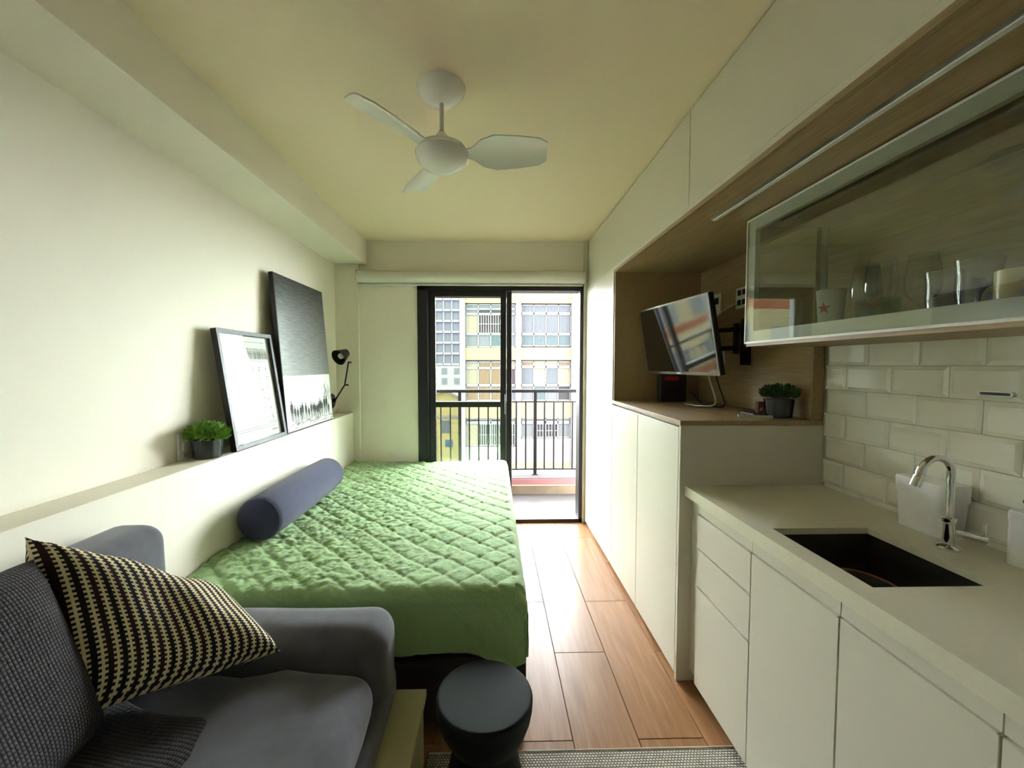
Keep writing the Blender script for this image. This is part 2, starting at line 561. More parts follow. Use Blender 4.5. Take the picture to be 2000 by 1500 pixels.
# ------------------------------------------------------------------ balcony
bal = struct(B(-2.6, 2.6, 3.833, 5.1, -0.2, -0.02).build('balcony_floor', X_FLOOR), 'pale balcony floor outside the door')
MB().box(DX0, DX1, 3.70, 3.84, -0.05, -0.012).build('threshold', X_FLOOR, bal)
kb = struct(B(-2.6, 2.6, 4.56, 5.0, -0.02, 0.075).build('balcony_kerb', X_CONC), 'low concrete kerb under the balcony railing')
B(-2.6, 2.6, 4.62, 5.02, 0.075, 0.135).build('painted_cap', X_PINK, kb)
B(-2.6, 2.6, 4.63, 5.03, 0.135, 0.142).build('cap_top', X_WHITE, kb)
struct(B(-2.6, 2.6, 3.84, 5.05, 2.39, 2.6).build('added_slab', mat('added_slab_paint', srgb(225, 222, 214), 0.9)), 'added slab out of view, holding back steep sky light')  # unseen slab, added to cut steep sky light on floor and bed
ADDED_PARTM = mat('added_partition_paint', ex(215, 210, 204), 0.9)
struct(B(-1.62, -1.50, 3.84, 5.05, -0.02, 2.39).build('wall_added_left', ADDED_PARTM), 'added partition out of view, blocking sky light from the left')  # unseen partition, added to keep oblique sky light off the wardrobe
rl = thing('balcony_railing', 'dark bronze metal balcony railing with slim uprights', 'railing', (0, 4.8, 0.142))
def R(name, *a):
    return B(*a).build(name, RAILM, rl)
R('top_rail', -1.5, 2.6, -0.03, 0.03, 0.96, 0.995)
R('middle_rail', -1.5, 2.6, -0.012, 0.012, 0.845, 0.86)
R('bottom_rail', -1.5, 2.6, -0.012, 0.012, 0.055, 0.07)
pm = MB().box(-0.018, 0.018, -0.018, 0.018, 0.006, 0.96).mesh('post', RAILM)
pb = MB().box(-0.036, 0.036, -0.036, 0.036, 0.0, 0.008).mesh('base_plate', RAILM)
bm_ = MB().box(-0.008, 0.008, -0.008, 0.008, 0.07, 0.845).mesh('baluster', RAILM)
for i in range(-3, 3):
    px = 0.486 + i * 0.874
    if px > -1.5:
        p = link('post', pm, rl, (px, 0, 0))
        link('base_plate', pb, p)
    for k in range(1, 8):
        if -1.49 < px + k * 0.874 / 8 < 2.6: link('baluster', bm_, rl, (px + k * 0.874 / 8, 0, 0))

# ------------------------------------------------------------------ buildings outside
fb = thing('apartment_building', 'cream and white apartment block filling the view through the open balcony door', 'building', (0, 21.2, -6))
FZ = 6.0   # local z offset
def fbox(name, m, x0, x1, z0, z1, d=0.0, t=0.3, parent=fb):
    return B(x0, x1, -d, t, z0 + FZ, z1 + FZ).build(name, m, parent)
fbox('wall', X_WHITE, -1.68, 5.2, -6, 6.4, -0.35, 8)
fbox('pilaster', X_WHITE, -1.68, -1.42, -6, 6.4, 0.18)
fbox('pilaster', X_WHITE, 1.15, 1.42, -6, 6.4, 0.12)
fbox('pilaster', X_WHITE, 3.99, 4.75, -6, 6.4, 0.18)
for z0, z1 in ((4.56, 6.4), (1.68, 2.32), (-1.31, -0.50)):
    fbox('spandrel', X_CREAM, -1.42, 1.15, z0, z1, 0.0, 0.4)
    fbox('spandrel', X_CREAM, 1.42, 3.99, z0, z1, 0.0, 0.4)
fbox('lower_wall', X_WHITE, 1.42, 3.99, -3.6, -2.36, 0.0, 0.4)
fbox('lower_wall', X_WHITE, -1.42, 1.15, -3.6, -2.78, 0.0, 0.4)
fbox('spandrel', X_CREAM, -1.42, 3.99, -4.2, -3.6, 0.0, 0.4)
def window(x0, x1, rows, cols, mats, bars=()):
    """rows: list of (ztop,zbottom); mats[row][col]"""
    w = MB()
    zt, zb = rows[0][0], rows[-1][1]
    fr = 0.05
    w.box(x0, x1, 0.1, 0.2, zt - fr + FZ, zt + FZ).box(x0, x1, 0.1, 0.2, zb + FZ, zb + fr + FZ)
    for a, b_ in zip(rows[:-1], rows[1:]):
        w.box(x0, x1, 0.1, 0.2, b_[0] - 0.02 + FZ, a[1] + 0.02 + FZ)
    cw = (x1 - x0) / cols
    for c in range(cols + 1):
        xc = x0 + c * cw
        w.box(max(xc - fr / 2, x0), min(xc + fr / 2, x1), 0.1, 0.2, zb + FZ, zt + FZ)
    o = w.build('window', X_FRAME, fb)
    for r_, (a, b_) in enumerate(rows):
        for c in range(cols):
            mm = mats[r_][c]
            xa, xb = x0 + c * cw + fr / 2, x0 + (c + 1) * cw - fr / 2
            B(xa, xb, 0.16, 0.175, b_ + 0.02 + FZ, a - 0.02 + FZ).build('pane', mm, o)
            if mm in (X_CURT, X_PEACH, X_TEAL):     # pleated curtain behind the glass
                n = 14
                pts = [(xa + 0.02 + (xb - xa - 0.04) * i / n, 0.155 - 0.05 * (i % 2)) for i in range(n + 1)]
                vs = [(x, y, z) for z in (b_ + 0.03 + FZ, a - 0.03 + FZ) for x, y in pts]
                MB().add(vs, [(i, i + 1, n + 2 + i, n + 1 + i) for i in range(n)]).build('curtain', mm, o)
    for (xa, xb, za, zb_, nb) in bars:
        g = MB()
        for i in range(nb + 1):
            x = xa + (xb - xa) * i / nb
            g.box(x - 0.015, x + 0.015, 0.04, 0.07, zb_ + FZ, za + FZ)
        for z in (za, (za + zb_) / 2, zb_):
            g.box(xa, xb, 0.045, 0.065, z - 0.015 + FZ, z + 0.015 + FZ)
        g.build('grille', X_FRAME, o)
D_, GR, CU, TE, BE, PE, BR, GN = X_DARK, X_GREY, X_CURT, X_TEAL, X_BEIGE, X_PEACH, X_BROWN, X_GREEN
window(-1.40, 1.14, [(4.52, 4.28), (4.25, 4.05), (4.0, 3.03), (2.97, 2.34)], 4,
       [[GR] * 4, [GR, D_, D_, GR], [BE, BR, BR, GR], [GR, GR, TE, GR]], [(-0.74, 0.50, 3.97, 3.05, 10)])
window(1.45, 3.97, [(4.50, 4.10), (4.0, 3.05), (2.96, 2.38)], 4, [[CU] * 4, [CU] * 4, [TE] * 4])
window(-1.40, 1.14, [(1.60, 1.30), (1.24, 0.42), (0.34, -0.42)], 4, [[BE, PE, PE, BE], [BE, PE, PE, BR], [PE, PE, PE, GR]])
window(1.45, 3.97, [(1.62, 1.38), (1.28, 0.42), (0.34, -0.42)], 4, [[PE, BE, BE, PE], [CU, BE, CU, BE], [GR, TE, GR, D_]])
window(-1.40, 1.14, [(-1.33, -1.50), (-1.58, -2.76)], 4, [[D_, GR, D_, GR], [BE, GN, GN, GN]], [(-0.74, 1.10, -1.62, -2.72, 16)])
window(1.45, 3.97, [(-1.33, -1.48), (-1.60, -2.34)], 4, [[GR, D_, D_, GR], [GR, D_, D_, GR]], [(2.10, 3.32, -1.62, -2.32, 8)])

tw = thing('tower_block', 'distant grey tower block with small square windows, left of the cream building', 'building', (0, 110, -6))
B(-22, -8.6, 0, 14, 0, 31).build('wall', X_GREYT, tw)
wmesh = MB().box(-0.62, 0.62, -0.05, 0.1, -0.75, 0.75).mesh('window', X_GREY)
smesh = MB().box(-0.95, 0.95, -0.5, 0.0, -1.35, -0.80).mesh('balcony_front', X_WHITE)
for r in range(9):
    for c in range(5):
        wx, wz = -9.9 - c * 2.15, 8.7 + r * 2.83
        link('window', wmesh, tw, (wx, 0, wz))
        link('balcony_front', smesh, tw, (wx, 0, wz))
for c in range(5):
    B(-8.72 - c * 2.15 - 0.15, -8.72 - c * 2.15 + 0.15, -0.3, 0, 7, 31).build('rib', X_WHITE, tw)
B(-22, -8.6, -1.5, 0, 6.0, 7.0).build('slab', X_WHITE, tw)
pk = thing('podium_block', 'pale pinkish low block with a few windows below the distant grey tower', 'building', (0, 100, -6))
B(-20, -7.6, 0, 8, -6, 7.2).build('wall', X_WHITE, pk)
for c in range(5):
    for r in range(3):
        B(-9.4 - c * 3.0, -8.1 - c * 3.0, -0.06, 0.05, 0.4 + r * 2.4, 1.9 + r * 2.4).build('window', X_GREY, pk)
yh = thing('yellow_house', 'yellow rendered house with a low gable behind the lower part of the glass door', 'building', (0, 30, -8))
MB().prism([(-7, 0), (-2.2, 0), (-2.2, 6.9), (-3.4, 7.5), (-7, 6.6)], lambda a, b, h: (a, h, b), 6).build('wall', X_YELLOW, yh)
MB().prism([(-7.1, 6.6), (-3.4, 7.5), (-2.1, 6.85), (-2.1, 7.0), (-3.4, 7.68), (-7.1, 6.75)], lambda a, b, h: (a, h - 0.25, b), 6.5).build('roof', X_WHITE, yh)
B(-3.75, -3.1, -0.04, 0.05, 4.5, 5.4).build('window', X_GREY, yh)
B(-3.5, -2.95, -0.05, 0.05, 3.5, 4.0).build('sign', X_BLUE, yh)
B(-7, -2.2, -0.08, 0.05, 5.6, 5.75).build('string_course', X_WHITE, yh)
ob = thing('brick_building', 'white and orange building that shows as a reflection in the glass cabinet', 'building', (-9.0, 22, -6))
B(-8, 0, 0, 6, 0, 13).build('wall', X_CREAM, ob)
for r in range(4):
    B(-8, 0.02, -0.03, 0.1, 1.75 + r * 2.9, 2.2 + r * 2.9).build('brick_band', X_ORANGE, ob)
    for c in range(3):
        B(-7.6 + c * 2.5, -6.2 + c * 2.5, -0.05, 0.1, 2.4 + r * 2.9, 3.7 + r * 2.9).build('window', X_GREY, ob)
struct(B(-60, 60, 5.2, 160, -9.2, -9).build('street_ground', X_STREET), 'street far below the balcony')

# ------------------------------------------------------------------ roller blind
rb = thing('roller_blind', 'rolled-up off-white roller blind above the balcony door', 'blind', (0, 3.615, 2.178))
MB().tube([(-1.16, 0, 0), (0.79, 0, 0)], 0.05, 24).build('roll', BLIND, rb, smooth=50)
B(-1.155, 0.785, 0.046, 0.05, -0.062, 0.02).build('hanging_fabric', BLIND, rb)
MB().tube([(-1.155, 0.046, -0.06), (0.785, 0.046, -0.06)], 0.008, 10).build('bottom_bar', PLASTIC, rb, smooth=50)
B(-1.172, -1.163, -0.02, 0.07, -0.03, 0.055).build('bracket', STEEL, rb)

# ------------------------------------------------------------------ wardrobe wall
wd = thing('wardrobe', 'tall white two-door wardrobe beside the balcony door', 'wardrobe', (0.82, 2.83, 0))
B(0.022, 0.63, 0, 0.82, 0, 2.07).build('body', WHITE, wd)
for y0, y1 in ((0.002, 0.434), (0.438, 0.818)):
    B(0.0, 0.02, y0, y1, 0.025, 2.066).build('door', WHITE, wd, bevel=0.0015, seg=1)
lc = thing('low_cabinet', 'white waist-high cabinet with two plain doors under the television niche', 'cabinet', (0.82, 1.785, 0))
B(0.022, 0.63, 0.018, 1.042, 0, 1.155).build('body', WHITE, lc)
B(0.0, 0.638, 0.0, 0.018, 0, 1.155).build('end_panel', WHITE, lc, bevel=0.001, seg=1)
for y0, y1 in ((0.022, 0.537), (0.543, 1.042)):
    B(0.0, 0.02, y0, y1, 0.025, 1.145).build('door', WHITE, lc, bevel=0.0015, seg=1)
ws = B(0.815, 1.45, 1.78, 2.828, 1.156, 1.178).build('wooden_shelf', OAKV, bevel=0.0015, seg=1)
tag(ws, 'oak-coloured board topping the low cabinet in the television niche', 'shelf')
ns = thing('niche_lining', 'oak-coloured panels lining the television niche and the soffit above the kitchen', 'panelling', (0.83, 0, 0))
B(-0.005, 0.62, 2.812, 2.829, 1.179, 2.045).build('side_panel', OAKV, ns)
B(0.58, 0.60, 1.80, 2.811, 1.179, 2.045).build('back_panel', OAKV, ns)
B(0.57, 0.622, 1.783, 1.80, 1.179, 1.51).build('end_post', OAKV, ns)
B(0.005, 0.622, -1.4, 2.829, 2.046, 2.064).build('soffit_panel', OAKV, ns)
B(-0.012, 0.004, -1.4, 2.829, 2.046, 2.064).build('edge_strip', OAKV, ns)
for i, (y0, y1, lb) in enumerate(((1.776, 3.66, 'long white overhead cabinet above the wardrobe and niche, reaching the balcony door'),
                                  (-1.4, 1.772, 'white overhead cabinet directly above the kitchen worktop, nearest the camera'))):
    oc = thing('overhead_cabinet', lb, 'cabinet', (0.83, y0, 2.07), group='overhead cabinets under the ceiling')
    B(0.02, 0.62, 0, y1 - y0, 0.0, ZC - 2.07 - 0.004).build('body', WHITE, oc)
    B(0.0, 0.019, 0.001, y1 - y0 - 0.001, 0.024, ZC - 2.07 - 0.006).build('door', WHITE, oc, bevel=0.001, seg=1)
    B(-0.004, 0.019, 0.001, y1 - y0 - 0.001, 0.0, 0.02).build('lower_rail', WHITE, oc)
ls = thing('led_strip', 'slim unlit aluminium light strip set into the oak soffit', 'light strip', (0.943, 0.2, 2.036))
B(-0.012, 0.012, 0, 1.58, 0, 0.009).build('channel', SILVER, ls)
B(-0.008, 0.008, 0.005, 1.575, -0.003, 0.0).build('diffuser', PLASTIC, ls)

# ------------------------------------------------------------------ glass wall cabinet
gc = thing('glass_wall_cabinet', 'wall cabinet with a white-framed glass front holding glasses', 'cabinet', (1.1, 0.25, 1.5))
LY = 1.535
B(0.0, 0.352, 0, LY, 0.0, 0.018).build('bottom_board', OAKV, gc)
B(0.02, 0.352, 0, LY, 0.512, 0.53).build('top_board', OAKV, gc)
B(0.345, 0.354, 0, LY, 0.02, 0.51).build('back_board', OAKV, gc)
B(0.02, 0.345, LY - 0.008, LY - 0.002, 0.02, 0.512).build('side_glass', CABGLASS, gc)
B(0.02, 0.345, 0, 0.018, 0.02, 0.512).build('side_board', OAKV, gc)
gd = MB().box(0, 0.02, LY - 0.046, LY, 0.02, 0.53).box(0, 0.02, 0, 0.046, 0.02, 0.53)
gd.box(0, 0.02, 0.046, LY - 0.046, 0.02, 0.064).box(0, 0.02, 0.046, LY - 0.046, 0.488, 0.53)
gdo = gd.build('glass_door', WHITE, gc, bevel=0.001, seg=1)
B(-0.006, -0.001, 0.002, LY - 0.001, 0.021, 0.529).build('pane', CABGLASS, gdo)
MB().box(-0.006, 0.006, 0, LY + 0.003, 0.012, 0.0195).box(-0.006, 0.006, 0, LY + 0.003, 0.5305, 0.537).box(-0.006, 0.006, LY + 0.0005, LY + 0.005, 0.012, 0.537).build('edge_profile', PLASTIC, gdo)
SH = 1.5185
# things on the glass cabinet shelf
def glassware(name, label, cat, loc, prof, m, group=None, n=28):
    o = MB().lathe(prof, n, close=True).build(name, m, None, loc, smooth=60)
    return tag(o, label, cat, group)
cup = thing('plastic_cup', 'frosted white tapered cup with a red star behind the cabinet glass', 'cup', (1.235, 1.50, SH))
MB().lathe([(0.0, 0), (0.033, 0), (0.045, 0.175), (0.0435, 0.175), (0.0315, 0.006), (0, 0.006)], 32, close=True).build('body', FROST, cup, smooth=50)
def star_pts(R_, r_):
    return [((R_ if i % 2 == 0 else r_) * math.cos(PI / 2 + i * PI / 5), (R_ if i % 2 == 0 else r_) * math.sin(PI / 2 + i * PI / 5)) for i in range(10)]
def star_fn(a, b, h):
    ang = math.radians(200) + a / 0.040      # wraps round the tapered side
    rr = 0.033 + (0.012 * (0.107 + b) / 0.175) + 0.0003 + h
    return (rr * math.cos(ang), rr * math.sin(ang), 0.107 + b)
sv = [(0, 0)] + star_pts(0.024, 0.0095)
sm_ = MB()
for i in range(1, 11):
    (ax_, ay_), (bx_, by_) = sv[i], sv[i % 10 + 1]
    NS = 5
    rows_ = [[star_fn((ax_ * (r_ - k) + bx_ * k) / NS, (ay_ * (r_ - k) + by_ * k) / NS, 0.0004) for k in range(r_ + 1)] for r_ in range(NS + 1)]
    vs_ = [p for row in rows_ for p in row]
    st_ = [r_ * (r_ + 1) // 2 for r_ in range(NS + 2)]
    fs_ = []
    for r_ in range(NS):
        for k in range(r_ + 1):
            fs_.append((st_[r_] + k, st_[r_ + 1] + k, st_[r_ + 1] + k + 1))
            if k < r_: fs_.append((st_[r_] + k, st_[r_ + 1] + k + 1, st_[r_] + k + 1))
    sm_.add(vs_, fs_)
sm_.build('red_star', RED, cup)
wine = [(0.0, 0.0), (0.034, 0.0), (0.034, 0.002), (0.006, 0.006), (0.0035, 0.012), (0.0035, 0.075), (0.01, 0.083), (0.032, 0.1), (0.042, 0.13),
        (0.041, 0.165), (0.031, 0.228), (0.0302, 0.228), (0.0398, 0.165), (0.0405, 0.13), (0.031, 0.102), (0.0, 0.086)]
for (x, y, lb) in ((1.225, 1.345, 'stemmed wine glass nearest the frosted star cup'), (1.185, 1.252, 'stemmed wine glass in the middle of three'), (1.262, 1.2, 'stemmed wine glass next to the ribbed tumblers')):
    glassware('wine_glass', lb, 'wine glass', (x, y, SH), wine, WINE, 'wine glasses in the glass cabinet')
tumb = [(0, 0), (0.03, 0), (0.0325, 0.02), (0.0315, 0.045), (0.034, 0.07), (0.0335, 0.1), (0.037, 0.135), (0.0345, 0.135), (0.031, 0.1), (0.0305, 0.03), (0.028, 0.012), (0, 0.012)]
for (x, y, s, lb) in ((1.2, 1.085, 1.1, 'clear ribbed tumbler right of the wine glasses'), (1.2, 1.008, 1.2, 'taller clear ribbed tumbler before the yellow mug'),
                      (1.3, 1.06, 1.0, 'clear tumbler at the back of the shelf, right of the wine glasses'), (1.3, 0.94, 1.12, 'clear tumbler at the back of the shelf, behind the yellow mug')):
    glassware('tumbler', lb, 'glass', (x, y, SH), [(a * s, b * s) for a, b in tumb], WINE, 'tumblers in the glass cabinet')
glassware('teal_bowl', 'teal tinted glass bowl behind the wine glasses', 'bowl', (1.315, 1.40, SH),
          [(0, 0), (0.045, 0), (0.055, 0.02), (0.06, 0.125), (0.057, 0.125), (0.052, 0.022), (0.043, 0.006), (0, 0.006)], TEAL)
mug = thing('yellow_mug', 'yellow mug with dark print, rightmost on the glass cabinet shelf', 'mug', (1.2, 0.92, SH))
YEL = mat('yellow_ceramic', srgb(198, 172, 92), 0.3)
MB().lathe([(0, 0), (0.042, 0), (0.044, 0.004), (0.044, 0.118), (0.041, 0.118), (0.041, 0.006), (0, 0.006)], 32, close=True).build('body', YEL, mug, smooth=50)
pp = MB()
for i in range(26):
    a, z, s = math.radians(random.uniform(215, 300)), random.uniform(0.03, 0.1), random.uniform(0.004, 0.009)
    da = s / 0.044
    pp.add([(0.0445 * math.cos(a + da * u), 0.0445 * math.sin(a + da * u), z + s * w_) for u, w_ in ((-1, -0.8), (1, -1), (0.8, 1), (-1, 0.7))], [(0, 1, 2, 3)])
pp.build('printed_pattern', mat('brown_print', srgb(70, 44, 30), 0.5), mug)
MB().tube(bez((0.0, 0.042, 0.09), (0.0, 0.085, 0.095), (0.0, 0.085, 0.03), (0.0, 0.042, 0.028)), 0.005, 8).build('handle', YEL, mug, smooth=50)

# ------------------------------------------------------------------ kitchen base units
SX0, SX1, SY0, SY1 = 0.905, 1.222, 0.945, 1.302
wt = MB().box(0.842, SX0, -0.6, 1.783, 0.846, 0.89).box(SX1, 1.455, -0.6, 1.783, 0.846, 0.89)
wt.box(SX0, SX1, -0.6, SY0, 0.846, 0.89).box(SX0, SX1, SY1, 1.783, 0.846, 0.89)
tag(wt.build('kitchen_worktop', QUARTZ), 'pale stone kitchen worktop with a sink cut-out', 'worktop')
sk = MB()
sk.box(SX0 - 0.015, SX0 - 0.002, SY0 - 0.015, SY1 + 0.015, 0.66, 0.845).box(SX1 + 0.002, SX1 + 0.015, SY0 - 0.015, SY1 + 0.015, 0.66, 0.845)
sk.box(SX0 - 0.002, SX1 + 0.002, SY0 - 0.015, SY0 - 0.002, 0.66, 0.845).box(SX0 - 0.002, SX1 + 0.002, SY1 + 0.002, SY1 + 0.015, 0.66, 0.845)
sk.box(SX0 - 0.015, SX1 + 0.015, SY0 - 0.015, SY1 + 0.015, 0.645, 0.66)
sk.box(SX0 + 0.0005, SX0 + 0.003, SY0 + 0.0005, SY1 - 0.0005, 0.655, 0.87).box(SX1 - 0.003, SX1 - 0.0005, SY0 + 0.0005, SY1 - 0.0005, 0.655, 0.87)
sk.box(SX0 + 0.003, SX1 - 0.003, SY0 + 0.0005, SY0 + 0.003, 0.655, 0.87).box(SX0 + 0.003, SX1 - 0.003, SY1 - 0.003, SY1 - 0.0005, 0.655, 0.87)
snk = thing('kitchen_sink', 'black undermount kitchen sink set into the pale worktop', 'sink', (0, 0, 0))
sk.build('basin', SINKM, snk)
MB().lathe([(0, 0.001), (0.03, 0.001), (0.04, 0.004), (0.045, 0.0)], 24, ((SX0 + SX1) / 2 + 0.05, 1.16, 0.66)).build('drain', STEEL, snk, smooth=40)
dsh = thing('oval_dish', 'brown-rimmed oval dish lying in the black sink', 'dish', (1.115, 1.185, 0.661))
dm = MB().lathe([(0, 0.0), (0.075, 0.0), (0.095, 0.095), (0.099, 0.1), (0.097, 0.103), (0.091, 0.098), (0.072, 0.006), (0, 0.006)], 32, close=True)
dm.v = [(x * 0.8, y * 1.0, z) for x, y, z in dm.v]
dm.build('bowl', mat('dark_glass_dish', srgb(52, 46, 40), 0.2), dsh, smooth=50)
MB().tube([(0.8 * 0.097 * math.cos(a), 0.097 * math.sin(a), 0.1025) for a in [2 * PI * i / 40 for i in range(41)]], 0.004, 6, False).build('rim', mat('brown_rim', srgb(160, 98, 72), 0.4), dsh, smooth=50)
def unit(name, label, y0, y1, fronts, group):
    u = thing(name, label, 'cabinet', (0.85, y0, 0), group=group)
    L = y1 - y0
    ztop = 0.64 if y0 < 1.3 else 0.845
    MB().box(0.02, 0.60, 0.003, L - 0.003, 0.07, ztop).build('body', WHITE, u)
    B(0.07, 0.086, 0.0, L, 0.0, 0.07).build('plinth', mat('dark_plinth', srgb(60, 56, 50), 0.6), u)
    B(0.004, 0.02, 0.001, L - 0.001, 0.803, 0.845).build('top_rail', WHITE, u)
    for nm, za, zb in fronts:
        fr_ = B(0, 0.018, 0.0015, L - 0.0015, za, zb).build(nm, WHITE, u, bevel=0.0012, seg=1)
        B(-0.001, 0.012, 0.004, L - 0.004, zb + 0.0005, zb + 0.003).build('finger_pull', WHITE, fr_)
    return u
GRP = 'white kitchen base units'
unit('drawer_unit', 'white base unit with three drawers at the far end of the worktop', 1.322, 1.684, [('drawer', 0.07, 0.49), ('drawer', 0.498, 0.652), ('drawer', 0.66, 0.797)], GRP)
unit('base_cabinet', 'white single-door base unit under the sink, next to the drawers', 0.973, 1.321, [('door', 0.07, 0.797)], GRP)
unit('base_cabinet', 'white wide single-door base unit at the lower right of the photo', 0.648, 0.972, [('door', 0.07, 0.797)], GRP)
unit('base_cabinet', 'white base unit cut off by the right edge of the photo', 0.25, 0.647, [('door', 0.07, 0.797)], GRP)
fl = tag(B(0.878, 0.896, 1.686, 1.783, 0.06, 0.845).build('filler_panel', WHITE), 'narrow white filler between the drawers and the tall cabinet side', 'panel')
# ------------------------------------------------------------------ faucet
fc = thing('kitchen_faucet', 'chrome gooseneck faucet with a side lever behind the sink', 'faucet', (1.312, 1.143, 0.89))
MB().lathe([(0.0, 0), (0.027, 0), (0.027, 0.006), (0.022, 0.012), (0.014, 0.016), (0.0135, 0.075), (0.017, 0.08), (0.017, 0.09), (0.011, 0.094), (0.0, 0.095)], 28).build('base', CHROME, fc, smooth=35)
arc = [(0, 0, 0.085), (0, 0, 0.17), (-0.002, 0, 0.2)]
for i in range(1, 13):
    a = PI * 0.9 * i / 12
    arc.append((-0.046 + 0.046 * math.cos(a), 0, 0.215 + 0.05 * math.sin(a)))
MB().tube(arc, 0.0095, 14).build('gooseneck', CHROME, fc, smooth=50)
e = Vector(arc[-1]); d = (Vector(arc[-1]) - Vector(arc[-2])).normalized()
MB().tube([e - d * 0.005, e + d * 0.012, e + d * 0.014, e + d * 0.018, e + d * 0.02, e + d * 0.05], [0.0115, 0.0115, 0.0095, 0.0095, 0.012, 0.012], 16).build('spout_tip', CHROME, fc, smooth=30)
MB().tube([(0.0, 0, 0.052), (0.06, -0.03, 0.04), (0.068, -0.034, 0.038)], [0.0105, 0.0105, 0.012], 14).build('lever_body', CHROME, fc, smooth=40)
MB().tube([(0.066, -0.033, 0.042), (0.068, -0.033, 0.09)], [0.005, 0.0045], 10).build('lever', CHROME, fc, smooth=40)
# boxes on worktop
def rbox(x, y, h, r, seg=5):
    pts = []
    for cx, cy, a0 in ((x / 2 - r, y / 2 - r, 0), (-x / 2 + r, y / 2 - r, 90), (-x / 2 + r, -y / 2 + r, 180), (x / 2 - r, -y / 2 + r, 270)):
        for i in range(seg + 1):
            a = math.radians(a0 + 90 * i / seg)
            pts.append((cx + r * math.cos(a), cy + r * math.sin(a)))
    return pts
def loft(polys, capb=True, capt=True):
    m = MB(); n = len(polys[0][0])
    vs = [(a, b, z) for poly, z in polys for a, b in poly]
    fs = [(i * n + k, i * n + (k + 1) % n, (i + 1) * n + (k + 1) % n, (i + 1) * n + k) for i in range(len(polys) - 1) for k in range(n)]
    if capb: fs.append(tuple(reversed(range(n))))
    if capt: fs.append(tuple((len(polys) - 1) * n + k for k in range(n)))
    return m.add(vs, fs)
bn = thing('countertop_bin', 'white plastic lidded bin behind the faucet against the tiles', 'bin', (1.401, 1.277, 0.89))
loft([(rbox(0.086, 0.142, 0, 0.02), 0), (rbox(0.094, 0.158, 0, 0.022), 0.125)]).build('body', CLOUDY, bn, smooth=40)
loft([(rbox(0.097, 0.163, 0, 0.022), 0.112), (rbox(0.1, 0.166, 0, 0.022), 0.158), (rbox(0.094, 0.16, 0, 0.02), 0.164)]).build('lid', CLOUDY, bn, smooth=40)
sd = thing('soap_dispenser', 'white soap dispenser at the right edge of the worktop', 'dispenser', (1.411, 1.022, 0.89))
loft([(rbox(0.072, 0.085, 0, 0.016), 0), (rbox(0.072, 0.085, 0, 0.016), 0.118)]).build('body', CLOUDY, sd, smooth=40)
loft([(rbox(0.075, 0.088, 0, 0.017), 0.118), (rbox(0.075, 0.088, 0, 0.017), 0.14), (rbox(0.066, 0.08, 0, 0.015), 0.145)]).build('lid', CLOUDY, sd, smooth=40)
MB().lathe([(0.0, 0.145), (0.02, 0.145), (0.02, 0.185), (0.014, 0.19), (0, 0.19)], 20).build('pump', PLASTIC, sd, smooth=40)
B(-0.035, -0.016, -0.008, 0.008, 0.172, 0.18).build('nozzle', BLACKP, sd)
pr = thing('pop_up_socket', 'slim dark oval socket strip on the white wall tiles', 'socket', (1.449, 1.157, 1.337))
loft([(rbox(0.085, 0.014, 0, 0.0069), 0), (rbox(0.085, 0.014, 0, 0.0069), 0.006)]).build('rim', STEEL, pr, smooth=40)
loft([(rbox(0.073, 0.008, 0, 0.0039), 0.006), (rbox(0.073, 0.008, 0, 0.0039), 0.007)]).build('insert', BLACKP, pr, smooth=40)
for ch in pr.children:
    ch.matrix_local = Matrix.Rotation(-PI / 2, 4, 'Y') @ Matrix.Rotation(PI / 2, 4, 'Z')

# ------------------------------------------------------------------ television and niche things
tv = thing('television', 'flat black television tilted on a swing arm in the oak niche', 'television', (1.052, 2.40, 1.572))
tv.rotation_euler = (Matrix.Rotation(-1.455, 4, 'Z') @ Matrix.Rotation(0.184, 4, 'X')).to_euler()
# local: x along width (right = towards camera), y = behind, z up
B(-0.365, 0.365, 0.002, 0.03, -0.21, 0.21).build('casing', BLACKP, tv, bevel=0.004)
MB().box(-0.365, 0.365, -0.002, 0.003, 0.2, 0.21).box(-0.365, 0.365, -0.002, 0.003, -0.21, -0.194).box(-0.365, -0.357, -0.002, 0.003, -0.194, 0.2).box(0.357, 0.365, -0.002, 0.003, -0.194, 0.2).build('bezel', SILVER, tv)
B(-0.357, 0.357, -0.0005, 0.002, -0.194, 0.2).build('screen', SCREEN, tv)
B(-0.22, 0.22, 0.03, 0.055, -0.17, 0.08).build('rear_housing', BLACKP, tv, bevel=0.008)
B(-0.022, 0.022, -0.004, -0.0018, -0.206, -0.198).build('logo_plate', PLASTIC, tv)
mt = thing('television_mount', 'black articulated wall bracket holding the television', 'bracket', (1.41, 2.3, 1.55))
B(-0.015, -0.001, -0.06, 0.02, -0.13, 0.13).build('wall_plate', BLACKP, mt, bevel=0.002)
B(-0.25, -0.235, 0.03, 0.17, -0.1, 0.1).build('mounting_plate', BLACKP, mt, bevel=0.002)
for z in (0.06, -0.04):
    MB().tube([(-0.012, -0.02, z), (-0.12, -0.12, z)], 0.013, 10).build('arm', BLACKP, mt)
    MB().tube([(-0.12, -0.12, z), (-0.236, 0.08, z)], 0.013, 10).build('arm', BLACKP, mt)
MB().tube([(-0.12, -0.12, -0.07), (-0.12, -0.12, 0.09)], 0.016, 12).build('hinge', BLACKP, mt)
def outlet(name, label, loc, wy, wz, slots, cat='socket'):
    o = thing(name, label, cat, loc)
    B(-0.008, -0.0005, -wy / 2, wy / 2, -wz / 2, wz / 2).build('plate', PLASTIC, o, bevel=0.002)
    for (y, z, a, b) in slots:
        B(-0.0105, -0.008, y - a, y + a, z - b, z + b).build('slot', BLACKP, o)
    return o
